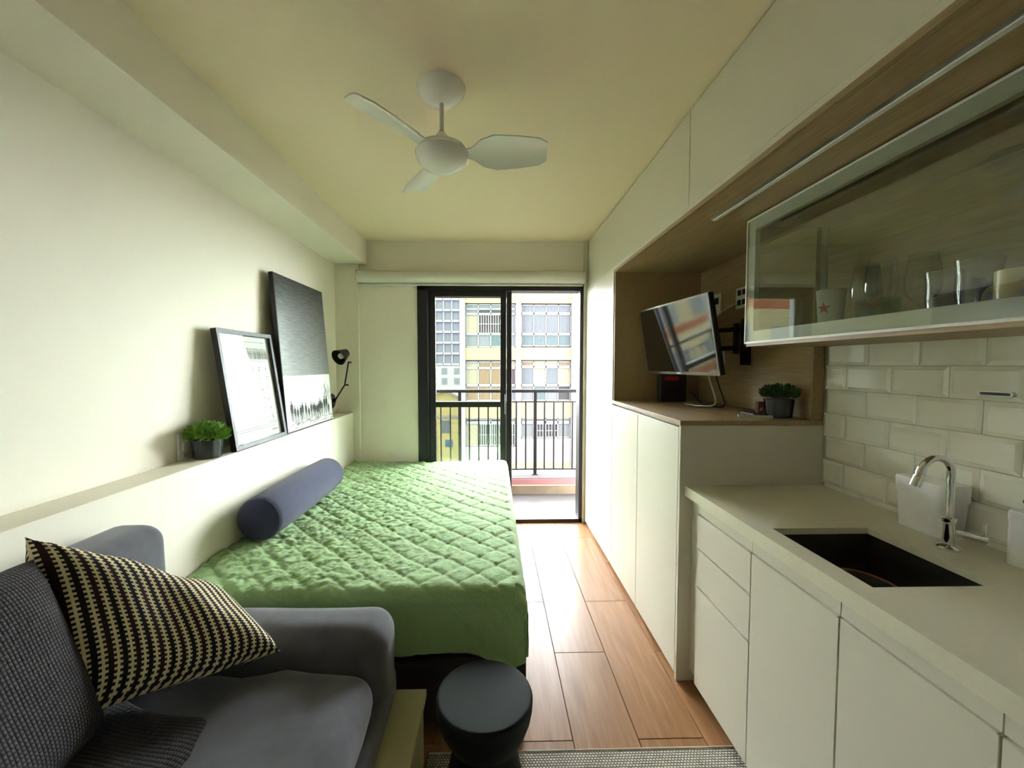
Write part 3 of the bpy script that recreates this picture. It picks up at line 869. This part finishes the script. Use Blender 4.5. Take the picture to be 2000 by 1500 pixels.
outlet('wall_socket', 'white wall socket with a plug, behind the top corner of the television', (1.41, 2.59, 1.80), 0.09, 0.13, [(0.0, 0.02, 0.02, 0.02)])
outlet('wall_socket', 'white multi-gang wall socket beside the glass cabinet in the niche', (1.41, 2.33, 1.80), 0.11, 0.12, [(-0.025, 0.03, 0.015, 0.015), (0.02, 0.03, 0.015, 0.015), (-0.025, -0.025, 0.015, 0.015), (0.02, -0.025, 0.015, 0.015)])
outlet('wall_socket', 'white wall socket low behind the television edge', (1.41, 2.53, 1.46), 0.07, 0.1, [(0, 0, 0.014, 0.02)])
wc = MB().tube(catmull([(1.398, 2.36, 1.78), (1.33, 2.45, 1.71), (1.27, 2.47, 1.55), (1.25, 2.38, 1.36), (1.24, 2.28, 1.21), (1.2, 2.36, 1.185), (1.17, 2.5, 1.183)], 8), 0.004, 8).build('white_cable', CABLEW, smooth=60)
tag(wc, 'pale cable looping down behind the television to the shelf', 'cable')
bc = MB().tube(catmull([(1.26, 2.63, 1.25), (1.27, 2.5, 1.19), (1.25, 2.42, 1.186), (1.3, 2.3, 1.19), (1.35, 2.45, 1.3), (1.36, 2.55, 1.44)], 8), 0.004, 8).build('black_cable', BLACKP, smooth=60)
tag(bc, 'black cable running from the router up behind the television', 'cable')
rt = thing('router_box', 'black upright box with a red patch under the television', 'box', (1.185, 2.72, 1.1785))
B(-0.09, 0.085, -0.03, 0.03, 0, 0.2).build('casing', BLACKP, rt, bevel=0.006)
B(-0.06, 0.03, -0.0325, -0.03, 0.14, 0.165).build('red_patch', RED, rt)
def plant(name, label, loc, rp, hp, top_r, top_h, n, m, leaf_len, seed, fluted, upright):
    random.seed(seed)
    o = thing(name, label, 'plant', loc)
    N = 40
    prof = [(0.82, 0), (0.86, 0.02), (1.0, 1.0), (0.92, 1.0), (0.9, 0.86), (0.0, 0.86)]
    m_ = MB().lathe([(a * rp, b * hp) for a, b in prof], N, close=True)
    if fluted:
        m_.v = [(x * (1 + 0.035 * math.cos(10 * math.atan2(y, x))), y * (1 + 0.035 * math.cos(10 * math.atan2(y, x))), z) for x, y, z in m_.v]
    m_.build('pot', POT, o, smooth=45)
    MB().lathe([(0, 0.89 * hp), (0.9 * rp, 0.87 * hp)], 24, close=True).build('soil', SOIL, o)
    lf = MB()
    for i in range(n):
        u, a = random.random() ** 0.5, random.uniform(0, 2 * PI)
        el = random.uniform(0.15, 1.0)
        hx, hy = u * math.cos(a) * top_r, u * math.sin(a) * top_r
        hz = hp * 0.9 + top_h * math.sqrt(max(0, 1 - u * u * 0.8)) * (el if not upright else 0.2 + 0.6 * el)
        c = Vector((hx, hy, hz))
        out = Vector((hx / top_r, hy / top_r, 0.5 if not upright else 1.6)) + Vector((random.uniform(-.6, .6), random.uniform(-.6, .6), random.uniform(-.4, .6)))
        out.normalize()
        s = out.cross(Vector((random.uniform(-1, 1), random.uniform(-1, 1), random.uniform(-1, 1)))).normalized()
        L = leaf_len * random.uniform(0.7, 1.2)
        W = L * (0.28 if not upright else 0.16)
        nrm = out.cross(s) * W * 0.4
        lf.add([c, c + out * L * 0.45 + s * W + nrm, c + out * L, c + out * L * 0.45 - s * W + nrm], [(0, 1, 2), (0, 2, 3)])
    fo = lf.build('foliage', m, o)
    fo['kind'] = 'stuff'
    return o
plant('potted_plant', 'small bright green bushy plant in a dark fluted pot on the ledge', (-1.302, 1.905, 1.0), 0.061, 0.083, 0.085, 0.085, 1100, LEAF, 0.019, 3, True, False)
plant('potted_plant', 'small dark green spiky plant in a dark pot on the niche shelf', (1.322, 1.885, 1.178), 0.06, 0.085, 0.066, 0.075, 900, LEAFD, 0.032, 5, True, True)
rc = thing('red_card_box', 'small dark red printed box leaning by the niche plant', 'box', (1.262, 1.93, 1.195))
B(-0.014, 0.014, -0.012, 0.012, 0, 0.052).build('carton', DKRED, rc, bevel=0.001, seg=1)
MB().box(-0.008, 0.004, -0.0126, -0.012, 0.01, 0.016).box(-0.004, 0.008, -0.0126, -0.012, 0.019, 0.024).build('pale_print', mat('pale_print', srgb(200, 180, 160), 0.6), rc)
tag(B(1.20, 1.30, 1.88, 1.98, 1.1785, 1.194).build('black_notebook', BLACKP, bevel=0.002), 'black flat notebook under the small red box', 'notebook')
rm = thing('remote_control', 'slim pale remote control lying on the front of the niche shelf', 'remote', (1.20, 1.865, 1.1785), math.radians(62))
B(-0.018, 0.018, -0.07, 0.07, 0, 0.013).build('casing', mat('pale_grey_plastic', srgb(206, 204, 196), 0.4), rm, bevel=0.004)
for i in range(5):
    for k in (-0.008, 0.008):
        B(k - 0.003, k + 0.003, -0.05 + i * 0.022, -0.044 + i * 0.022, 0.013, 0.0145).build('button', INK, rm)

# ------------------------------------------------------------------ ceiling fan
fn = thing('ceiling_fan', 'white three-blade ceiling fan hanging from the cream ceiling', 'fan', (-0.200, 1.665, ZC))
MB().lathe([(0.0, -0.062), (0.03, -0.06), (0.07, -0.044), (0.09, -0.018), (0.094, 0.0)], 40).build('canopy', FANW, fn, smooth=50)
MB().tube([(0, 0, -0.055), (0, 0, -0.185)], 0.0085, 14).build('rod', FANW, fn, smooth=50)
MB().lathe([(0.009, -0.165), (0.02, -0.178), (0.026, -0.205), (0.03, -0.225)], 28).build('coupling', FANW, fn, smooth=50)
MB().lathe([(0.0, -0.325), (0.035, -0.32), (0.075, -0.300), (0.098, -0.272), (0.104, -0.25), (0.09, -0.228), (0.05, -0.215), (0.0, -0.213)], 44).build('motor', FANW, fn, smooth=40)
def blade_mesh():
    m = MB()
    prof = [(0.085, 0.03, 0.0), (0.12, 0.034, 0.2), (0.16, 0.06, 0.42), (0.21, 0.076, 0.42), (0.30, 0.074, 0.36), (0.38, 0.064, 0.32), (0.41, 0.045, 0.3)]
    W = 8
    for side in (0, 1):
        vs = []
        for (x, w, tw_) in prof:
            for k in range(W + 1):
                t = k / W * 2 - 1
                cam_ = 0.012 * (1 - t * t)
                yy = t * w * math.cos(tw_)
                zz = -t * w * math.sin(tw_) + cam_ - side * 0.005
                vs.append((x, yy, -0.25 + zz))
        fs = [(i * (W + 1) + k, i * (W + 1) + k + 1, (i + 1) * (W + 1) + k + 1, (i + 1) * (W + 1) + k) for i in range(len(prof) - 1) for k in range(W)]
        m.add(vs, fs)
    n = len(prof); o = n * (W + 1)
    for i in range(n - 1):
        for k in (0, W):
            a, b = i * (W + 1) + k, (i + 1) * (W + 1) + k
            m.f.append((a, b, b + o, a + o))
    for i in (0, n - 1):
        for k in range(W):
            a = i * (W + 1) + k
            m.f.append((a, a + 1, a + 1 + o, a + o))
    return m.mesh('blade', FANW, smooth=50)
bme = blade_mesh()
for a in (-4, 116, 236):
    b = link('blade', bme, fn)
    b.rotation_euler = (0, 0, math.radians(a))

# ------------------------------------------------------------------ ledge things
def lean(name, label, y0, y1, zlen, thick, xfoot, xtop):
    """frame leaning on the left wall. local: y along wall, z up the frame, +x out of the face"""
    o = thing(name, label, 'picture', (xfoot, y0, 1.0))
    ang = math.asin((xtop - xfoot) / zlen)
    o.rotation_euler = (0, ang, 0)
    return o
f1 = lean('framed_poster', 'black-framed white poster of faint figures leaning on the ledge', 2.01, 2.50, 0.60, 0.03, -1.262, -1.345)
W1, H1, T1 = 0.49, 0.60, 0.028
MB().box(0, T1, 0, 0.022, 0, H1).box(0, T1, W1 - 0.022, W1, 0, H1).box(0, T1, 0.022, W1 - 0.022, 0, 0.022).box(0, T1, 0.022, W1 - 0.022, H1 - 0.022, H1).build('frame', FRAMEB, f1, bevel=0.001, seg=1)
B(0.004, 0.008, 0.022, W1 - 0.022, 0.022, H1 - 0.022).build('paper', PAPER, f1)
B(0.020, 0.022, 0.022, W1 - 0.022, 0.022, H1 - 0.022).build('glazing', PICGLASS, f1)
random.seed(11)
pk_ = MB()
def stroke(y0, y1, z0, z1):
    pk_.add([(0.0084, y0, z0), (0.0084, y1, z0), (0.0084, y1, z1), (0.0084, y0, z1)], [(0, 1, 2, 3)])
stroke(0.05, 0.44, 0.548, 0.550)
y = 0.06
while y < 0.44:                       # tall condensed heading
    w = random.uniform(0.006, 0.009)
    stroke(y, y + w * 0.45, 0.455, 0.515)
    if random.random() < 0.7: stroke(y, y + w, 0.511, 0.515)
    if random.random() < 0.6: stroke(y + w * 0.2, y + w, 0.483, 0.487)
    if random.random() < 0.5: stroke(y + w * 0.6, y + w, 0.455, 0.5)
    y += w + 0.004
stroke(0.06, 0.43, 0.445, 0.4465)
for r in range(6):                    # rows of little drawings with captions
    zc = 0.40 - r * 0.055
    for c in range(6):
        yc = 0.08 + c * 0.064
        for k in range(random.randint(3, 6)):
            yy, zz = yc + random.uniform(-0.016, 0.012), zc + random.uniform(-0.014, 0.012)
            if random.random() < 0.5: stroke(yy, yy + 0.002, zz - 0.01, zz + 0.012)
            else: stroke(yy, yy + random.uniform(0.006, 0.02), zz, zz + 0.002)
    stroke(0.05, 0.44, zc - 0.028, zc - 0.0272)
for k in range(3):
    stroke(0.05, 0.44, 0.075 + 0.012 * k, 0.0765 + 0.012 * k)
for k in range(8):
    stroke(0.375 + k * 0.008, 0.38 + k * 0.008, 0.05, 0.058)
pk_.build('printed_drawings', INK, f1)

f2 = lean('canvas_picture', 'tall dark canvas picture with a row of small figures on white, leaning on the ledge', 2.535, 3.25, 0.99, 0.03, -1.275, -1.345)
W2, H2, T2 = 0.715, 0.98, 0.026
B(0, T2, 0, W2, 0, H2).build('frame', FRAMEB, f2, bevel=0.001, seg=1)
B(T2, T2 + 0.0015, 0.006, W2 - 0.006, 0.006, H2 - 0.006).build('canvas', CANVAS, f2)
random.seed(23)
sg = MB()
def fig(y, z, h):
    X0 = T2 + 0.002
    def P(pts):
        n = len(pts)
        sg.add([(X0, y + a * h * 0.72, z + b * h) for a, b in pts], [tuple(range(n))])
    P([(0.07 * math.cos(i * PI / 4), 0.92 + 0.08 * math.sin(i * PI / 4)) for i in range(8)])
    s = random.uniform(0.85, 1.15)
    P([(-0.12 * s, 0.42), (0.12 * s, 0.42), (0.17 * s, 0.80), (0.06, 0.85), (-0.06, 0.85), (-0.17 * s, 0.80)])
    k = random.uniform(0.02, 0.1)
    P([(-0.12 * s, 0.45), (-0.01, 0.45), (-0.03 - k, 0.0), (-0.11 - k, 0.0)])
    P([(0.01, 0.45), (0.12 * s, 0.45), (0.11 + k, 0.0), (0.03 + k, 0.0)])
    P([(-0.17 * s, 0.78), (-0.12 * s, 0.78), (-0.19, 0.38), (-0.24, 0.4)])
    P([(0.12 * s, 0.78), (0.17 * s, 0.78), (0.24, 0.4), (0.19, 0.38)])
yy = 0.075
while yy < 0.69:
    fig(yy, 0.045 + random.uniform(-0.012, 0.02), random.uniform(0.095, 0.135))
    yy += random.uniform(0.024, 0.05)
for i in range(16):                    # thin bare branches at the right
    y0_, z0_ = random.uniform(0.55, 0.69), random.uniform(0.14, 0.22)
    for k in range(4):
        y1_, z1_ = min(0.7, y0_ + random.uniform(-0.02, 0.025)), z0_ + random.uniform(0.01, 0.03)
        sg.add([(T2 + 0.002, y0_, z0_), (T2 + 0.002, y0_ + 0.003, z0_), (T2 + 0.002, y1_ + 0.003, z1_), (T2 + 0.002, y1_, z1_)], [(0, 1, 2, 3)])
        y0_, z0_ = y1_, z1_
for i in range(60):
    y0_ = random.uniform(0.02, 0.69); z0_ = random.uniform(0.012, 0.05); L_ = random.uniform(0.02, 0.07)
    sg.add([(T2 + 0.0019, y0_, z0_), (T2 + 0.0019, min(y0_ + L_, 0.7), z0_ + 0.004), (T2 + 0.0019, min(y0_ + L_, 0.7), z0_ + 0.006), (T2 + 0.0019, y0_, z0_ + 0.003)], [(0, 1, 2, 3)])
sg.build('printed_figures', INKD, f2)

def wall_plate(name, label, M, parts):
    o = thing(name, label, 'switch')
    o.matrix_world = M
    for nm, (a, b, c, d_, e_, f_), m in parts:
        B(a, b, c, d_, e_, f_).build(nm, m, o, bevel=0.0015, seg=1)
    return o
wall_plate('light_switch', 'white switch plate on the ledge wall beside the bright plant', Matrix.Translation((-1.375, 1.865, 1.062)),
           [('plate', (0.0, 0.009, -0.045, 0.045, -0.06, 0.06), PLASTIC), ('rocker', (0.009, 0.016, -0.028, 0.028, -0.02, 0.038), PLASTIC), ('socket_hole', (0.009, 0.011, -0.02, 0.02, -0.05, -0.03), GROUT)])
wall_plate('light_switch', 'white switch plate on the end wall left of the balcony door', Matrix.Translation((-0.978, YB, 1.062)) @ Matrix.Rotation(-PI / 2, 4, 'Z'),
           [('plate', (0.0, 0.008, -0.038, 0.038, -0.06, 0.06), WALL), ('rocker', (0.008, 0.012, -0.02, -0.002, -0.022, 0.022), WALL), ('rocker', (0.008, 0.012, 0.002, 0.02, -0.022, 0.022), WALL)])
# wall reading lamp
sc = thing('reading_lamp', 'black jointed wall reading lamp beside the canvas picture', 'lamp', (-1.375, 3.49, 1.12))
MB().lathe([(0.0, 0), (0.062, 0), (0.062, 0.03), (0.055, 0.038), (0.0, 0.04)], 28).build('base', BLACKP, sc, smooth=40).rotation_euler = (0, PI / 2, 0)
j0, j1, j2 = Vector((0.055, 0, 0.01)), Vector((0.135, 0.0, 0.135)), Vector((0.176, -0.02, 0.325))
MB().tube([(0.03, 0, 0.0), j0], 0.014, 12).build('pivot', BLACKP, sc)
MB().tube([j0, j1], 0.0065, 10).build('lower_arm', BLACKP, sc)
MB().tube([j1, j2], 0.0065, 10).build('upper_arm', BLACKP, sc)
MB().tube([j1 - Vector((0.0, 0.012, 0)), j1 + Vector((0.025, 0.012, -0.002))], 0.007, 10).build('joint_knob', BLACKP, sc)
MB().tube([j2 - Vector((0.006, 0.0, 0)), j2 + Vector((0.02, 0.01, -0.005))], 0.006, 10).build('joint_knob', BLACKP, sc)
shm = MB().lathe([(0.020, 0.105), (0.032, 0.1), (0.04, 0.075), (0.066, 0.0), (0.064, 0.0), (0.037, 0.074), (0.028, 0.096), (0.0, 0.098)], 32, close=True)
sh = shm.build('lamp_shade', BLACKP, sc, smooth=40)
ax = Vector((0.38, 0.78, 0.42)).normalized()
sh.rotation_euler = ax.to_track_quat('Z', 'Y').to_euler()
sh.location = j2 + Vector((-0.058, -0.07, 0.035))
MB().lathe([(0, 0.085), (0.014, 0.085), (0.016, 0.06), (0.026, 0.04), (0.022, 0.02), (0.0, 0.014)], 20).build('bulb', PLASTIC, sh, smooth=60)

# ------------------------------------------------------------------ bed
bd = thing('bed', 'dark-based double bed pushed against the ledge wall', 'bed', (-0.54, 2.58, 0))
BX0, BX1, BY0, BY1, BZ = -1.232, 0.128, 1.53, 3.655, 0.575
B(-0.685, 0.665, -1.05, 1.06, 0.05, 0.30).build('base', BEDBASE, bd, bevel=0.012)
B(-0.685, 0.655, -1.035, 1.065, 0.302, 0.558).build('mattress', mat('white_mattress', srgb(210, 208, 200), 0.9), bd, bevel=0.04, seg=3)
for sx in (-0.64, 0.62):
    for sy in (-1.0, 1.0):
        B(sx - 0.04, sx + 0.04, sy - 0.04, sy + 0.04, 0, 0.05).build('foot', BLACKP, bd)
def quilt():
    """bedspread: one sheet over top, near side and right side, with real quilting"""
    step = 0.0062
    drop = 0.245
    nx_top = int((BX1 - BX0) / step); nx_d = 24
    ny_top = int((BY1 - BY0) / step); ny_d = 28
    R_ = 0.045
    def wrap(s, edge_len):
        """s distance past flat edge -> (outward, down)"""
        q = R_ * PI / 2
        if s <= 0: return s, 0.0
        if s < q:
            a = s / R_
            return R_ * math.sin(a), R_ * (1 - math.cos(a))
        return R_, R_ + (s - q)
    cols = [BX0 + i * step for i in range(nx_top + 1)]
    exr = [0.0 + (i + 1) * (drop + 0.03) / nx_d for i in range(nx_d)]
    exn = [(i + 1) * (drop + 0.03) / ny_d for i in range(ny_d)]
    us = [(c - (BX1 - R_)) for c in cols if c < BX1 - R_] + [0.0] + exr      # u relative to right flat edge
    vsn = list(reversed(exn)) + [0.0] + [(i + 1) * step for i in range(ny_top)]   # v = distance from near flat edge inward positive; reversed part negative
    vsn = [-e for e in reversed(exn)] + [0.0] + [(i + 1) * (BY1 - BY0 - R_) / ny_top for i in range(ny_top)]
    verts = []
    for v in vsn:
        for u in us:
            ox, dx = wrap(u, 0)
            oy, dy = wrap(-v, 0)
            x = BX1 - R_ + ox
            y = (BY0 + R_) - oy if v < 0 else BY0 + R_ + v
            if dx > 0 and dy > 0:          # corner: fold outwards as a loose pleat
                dz = max(dx, dy) + 0.12 * min(dx, dy)
                m_ = min(dx, dy) / drop
                x -= 0.0; x = BX1 - R_ + R_ * (1 if u > 0 else 0) * min(1, dx / R_) - 0.02 * m_ * (dy > dx)
                y = BY0 + R_ - R_ * min(1, dy / R_) + 0.02 * m_ * (dx > dy)
            else:
                dz = dx + dy
            # pattern in sheet space
            px_, py_ = u, v
            a1 = (px_ + py_) / math.sqrt(2); a2 = (px_ - py_) / math.sqrt(2)
            SP = 0.105
            wob = 0.010 * noise.noise((px_ * 4, py_ * 4, 1.3))
            d1 = abs(((a1 + wob) / SP) % 1.0 - 0.5) * SP
            d2 = abs(((a2 + wob * 0.7) / SP) % 1.0 - 0.5) * SP
            left = max(0.0, min(1.0, (-u - 0.25) / 0.6))     # crossing seams fade where the cover is loose
            puff = 0.007 * (1 - math.exp(-d1 / 0.009)) + 0.006 * (1 - 0.7 * left) * (1 - math.exp(-d2 / 0.009))
            if dz > 0.02: puff *= 0.35
            # wrinkles running across the seams
            wr_ = noise.noise((a1 * 9 + 3, a2 * 30, 0.5)) * 0.5 + noise.noise((px_ * 26, py_ * 26, 4.0)) * 0.5
            wr2 = abs(noise.noise((a1 * 14, a2 * 38 + 7, 2.0)))
            wr_ += 0.55 * (0.4 - abs(noise.noise((px_ * 34 + 0.8 * py_ * 20, py_ * 52, 7.0)))) 
            amp = (0.0035 + 0.0085 * left) * (1.0 if dz < 0.01 else 0.3)
            hgt = puff + amp * (wr_ + 0.9 * wr2) - 0.003
            big = 0.012 * noise.noise((px_ * 2.2, py_ * 2.2, 9.0))
            z = BZ - 0.012 + hgt + big * (1 if dz < 0.02 else 0.2) - dz
            # hanging sides: soft vertical folds and uneven hem
            if dy > R_ * 0.9 and v < 0:
                k = min(1, (dy - R_ * 0.9) / 0.15)
                y -= hgt * 0.6 + k * (0.010 * noise.noise((u * 7, 0.2, 3)) + 0.004 * noise.noise((u * 25, dy * 4, 5)))
                z += k * (0.02 * noise.noise((u * 3, 1, 6)) + 0.008)
                z -= 0.06 * k * math.exp(-((u + 0.02) / 0.10) ** 2)
            if dx > R_ * 0.9 and u > 0:
                k = min(1, (dx - R_ * 0.9) / 0.15)
                x += hgt * 0.6 + k * (0.012 * noise.noise((v * 6, 0.4, 8)) + 0.004 * noise.noise((v * 22, dx * 4, 2)))
                z += k * (0.045 + 0.03 * noise.noise((v * 3, 2, 6))) * max(0, min(1, v / 0.25))
            verts.append((max(x, BX0 + 0.001), y, z))
    nu = len(us)
    faces = [(j * nu + i, j * nu + i + 1, (j + 1) * nu + i + 1, (j + 1) * nu + i) for j in range(len(vsn) - 1) for i in range(nu - 1)]
    me = bpy.data.meshes.new('bedspread')
    me.from_pydata(verts, [], faces)
    me.materials.append(QUILT)
    for p in me.polygons: p.use_smooth = True
    me.update()
    o = link('bedspread', me)
    sm = o.modifiers.new('thick', 'SOLIDIFY'); sm.thickness = 0.004; sm.offset = -1
    return o
tag(quilt(), 'rumpled green quilted bedspread covering the bed', 'bedspread')
bo = thing('bolster_pillow', 'slate blue bolster cushion lying on the green bedspread against the ledge', 'cushion', (0, 0, 0))
p0, p1 = Vector((-1.112, 1.95, 0.688)), Vector((-1.118, 2.80, 0.69))
dr_ = (p1 - p0).normalized()
Lb = (p1 - p0).length
bp, br = [], []
for t, r_ in ((0.0, 0.088), (0.012, 0.101), (0.035, 0.106), (0.2, 0.109), (0.45, 0.111), (0.7, 0.109), (0.84, 0.106), (Lb - 0.012, 0.1), (Lb, 0.086)):
    bp.append(p0 + dr_ * t); br.append(r_)
MB().tube(bp, br, 48).build('cushion_body', BOLSTER, bo, smooth=60)
MB().tube([p0 + dr_ * 0.01 + Vector((0.098 * math.cos(a), 0, 0.098 * math.sin(a))) for a in [2 * PI * i / 40 for i in range(41)]], 0.003, 6, False).build('piping', BOLSTER, bo, smooth=60)

# ------------------------------------------------------------------ sofa corner
pl = thing('sofa_plinth', 'low pale wooden platform projecting under the dark sofa', 'platform', (-0.24, 1.44, 0))
B(-0.98, 0, -2.2, 0, 0.235, 0.262).build('top_board', mat('cream_board', srgb(196, 190, 150), 0.55), pl, bevel=0.001, seg=1)
B(-0.95, -0.01, -2.2, -0.012, 0.0, 0.234).build('side_board', mat('cream_board_side', srgb(186, 178, 138), 0.6), pl)
sf = thing('sofa', 'charcoal fabric sofa with a rounded armrest beside the bed', 'sofa', (-0.78, 0.5, 0.262))
def soft(x0, x1, y0, y1, z0, z1, r, seg=5, amp=0.006, fr=5, seed=0, sub=None):
    m = bmesh.new()
    bmesh.ops.create_cube(m, size=1)
    for v in m.verts:
        v.co = Vector(((x0 + x1) / 2 + v.co.x * (x1 - x0), (y0 + y1) / 2 + v.co.y * (y1 - y0), (z0 + z1) / 2 + v.co.z * (z1 - z0)))
    bmesh.ops.bevel(m, geom=list(m.edges), offset=r, segments=seg, profile=0.5, affect='EDGES')
    bmesh.ops.triangulate(m, faces=[f for f in m.faces if len(f.verts) > 4])
    for _ in range(2):
        big = [e for e in m.edges if e.calc_length() > 0.035]
        if big: bmesh.ops.subdivide_edges(m, edges=big, cuts=2, use_grid_fill=True)
    m.normal_update()
    for v in m.verts:
        v.co += v.normal * amp * noise.noise(v.co * fr + Vector((seed, 0, 0)))
        if sub: v.co += sub(v.co)
    return m
def bm_obj(m, name, material, parent, loc=(0, 0, 0)):
    me = bpy.data.meshes.new(name)
    m.to_mesh(me); m.free()
    me.materials.append(material)
    for p in me.polygons: p.use_smooth = True
    return link(name, me, parent, loc)
# local frame: sofa origin (-0.78,0.5,0.262)
bm_obj(soft(-0.44, 0.44, -1.2, 0.93, 0.0, 0.10, 0.02), 'base', SOFA, sf)
def dimple(c):
    d = (Vector((c.x, c.y)) - Vector((0.27, 0.63))).length
    w = -0.03 * math.exp(-(d / 0.035) ** 2) if c.z > 0.12 else 0
    return Vector((0, 0, w + (0.012 * math.exp(-((c.x - 0.18) / 0.2) ** 2) if c.z > 0.12 else 0)))
bm_obj(soft(-0.30, 0.425, 0.0, 0.745, 0.085, 0.238, 0.07, 6, 0.013, 9, 1, dimple), 'seat_cushion', SOFA, sf)
bm_obj(soft(-0.30, 0.425, -1.1, -0.005, 0.085, 0.215, 0.055, 6, 0.008, 6, 4), 'seat_cushion', SOFA, sf)
bm_obj(soft(-0.44, 0.44, 0.74, 0.95, 0.02, 0.33, 0.075, 7, 0.006, 4, 2), 'armrest', SOFA, sf)
bm_obj(soft(-0.448, -0.27, -1.2, 0.86, 0.05, 0.655, 0.06, 6, 0.008, 4, 3), 'backrest', SOFA, sf)

def cushion(name, label, A, Bc, Cc, D, thick, material, cat, n=44, crumple=0.0, seed=0, pinch=0.05, parent=None):
    """puffed square through four corner points, corners pulled out"""
    A, Bc, Cc, D = map(Vector, (A, Bc, Cc, D))
    nrm = ((Bc - A).cross(D - A) + (Cc - Bc).cross(A - Bc)).normalized()
    grid = []
    uvs = []
    for side in (1, -1):
        for j in range(n + 1):
            for i in range(n + 1):
                u, v = i / n, j / n
                # sides bow inwards
                uu = u + pinch * math.sin(PI * v) * (0.5 - u) * 2 * 0.5
                vv = v + pinch * math.sin(PI * u) * (0.5 - v) * 2 * 0.5
                p = A * (1 - uu) * (1 - vv) + Bc * uu * (1 - vv) + Cc * uu * vv + D * (1 - uu) * vv
                t = (max(0, 1 - (2 * u - 1) ** 4) * max(0, 1 - (2 * v - 1) ** 4)) ** 0.6 * thick / 2
                w = crumple * (noise.noise((u * 5 + seed, v * 2.0, seed)) + 0.6 * abs(noise.noise((u * 9 + v * 6, v * 3, seed + 5)))) * min(1, t / (thick * 0.15))
                p = p + nrm * side * (t + (w if side > 0 else 0)) + Vector((0, 0, crumple * 0.7 * noise.noise((u * 4 + seed, v * 2, 3.0)) * math.sin(PI * u)))
                grid.append(p); uvs.append((u, v))
    N = (n + 1) ** 2
    fs = []
    for s in (0, 1):
        for j in range(n):
            for i in range(n):
                q = [s * N + j * (n + 1) + i, s * N + j * (n + 1) + i + 1, s * N + (j + 1) * (n + 1) + i + 1, s * N + (j + 1) * (n + 1) + i]
                fs.append(tuple(q if s == 0 else reversed(q)))
    me = bpy.data.meshes.new(name)
    me.from_pydata([tuple(p) for p in grid], [], fs)
    ul = me.uv_layers.new(name='UVMap')
    for lp in me.loops:
        ul.data[lp.index].uv = uvs[lp.vertex_index]
    bm2 = bmesh.new(); bm2.from_mesh(me)
    bmesh.ops.remove_doubles(bm2, verts=bm2.verts, dist=1e-5)
    bm2.to_mesh(me); bm2.free()
    me.materials.append(material)
    for p in me.polygons: p.use_smooth = True
    o = link(name, me, parent)
    if label: tag(o, label, cat)
    return o
cushion('patterned_cushion', 'black and cream woven cushion leaning in the sofa corner', (-1.12, 1.0, 1.01), (-0.885, 1.30, 0.70), (-0.645, 1.235, 0.555), (-0.965, 0.915, 0.615), 0.17, CROSSM, 'cushion', crumple=0.035, seed=2)
cushion('knit_cushion', 'charcoal chunky-knit cushion at the left edge of the photo', (-1.12, 0.60, 1.0), (-1.09, 0.99, 0.96), (-0.95, 1.0, 0.545), (-0.86, 0.58, 0.54), 0.17, KNITM, 'cushion', crumple=0.02, seed=6)
cushion('knit_throw', 'charcoal chunky-knit throw bunched on the seat below the patterned cushion', (-1.05, 0.45, 0.52), (-1.03, 1.12, 0.52), (-0.70, 1.08, 0.485), (-0.66, 0.45, 0.495), 0.09, KNITM, 'throw', crumple=0.03, seed=9, pinch=0.1)

# ------------------------------------------------------------------ stool and rug
st = thing('drum_stool', 'dark green hourglass metal stool in front of the bed', 'stool', (-0.027, 1.192, 0.008))
MB().lathe([(0.0, 0.438), (0.12, 0.438), (0.134, 0.438), (0.1375, 0.4375), (0.141, 0.435), (0.143, 0.43), (0.143, 0.424)], 56).build('seat', STOOL, st, smooth=40)
MB().lathe([(0.143, 0.424), (0.142, 0.402), (0.137, 0.376), (0.126, 0.346), (0.109, 0.318), (0.096, 0.3), (0.092, 0.288), (0.0935, 0.274), (0.104, 0.23), (0.122, 0.14), (0.136, 0.05), (0.142, 0.0)], 56).build('body', STOOL, st, smooth=40)
rg = MB()
RX0, RX1, RY0, RY1 = -0.235, 0.90, -1.2, 1.452
me = bpy.data.meshes.new('rug')
me.from_pydata([(RX0, RY0, 0.001), (RX1, RY0, 0.001), (RX1, RY1, 0.001), (RX0, RY1, 0.001), (RX0, RY0, 0.008), (RX1, RY0, 0.008), (RX1, RY1, 0.008), (RX0, RY1, 0.008)], [],
               [(3, 2, 1, 0), (4, 5, 6, 7), (0, 1, 5, 4), (1, 2, 6, 5), (2, 3, 7, 6), (3, 0, 4, 7)])
ul = me.uv_layers.new(name='UVMap')
for lp in me.loops:
    c = me.vertices[lp.vertex_index].co
    ul.data[lp.index].uv = (c.x, c.y)
me.materials.append(RUGM)
rgo = thing('woven_rug', 'grey and cream woven rug at the bottom edge of the photo', 'rug', (0, 0, 0))
link('weave', me, rgo)
MB().tube([(RX0, RY1, 0.006), (RX1, RY1, 0.006)], 0.005, 8).build('bound_edge', mat('rug_binding', srgb(190, 180, 160), 0.9), rgo)
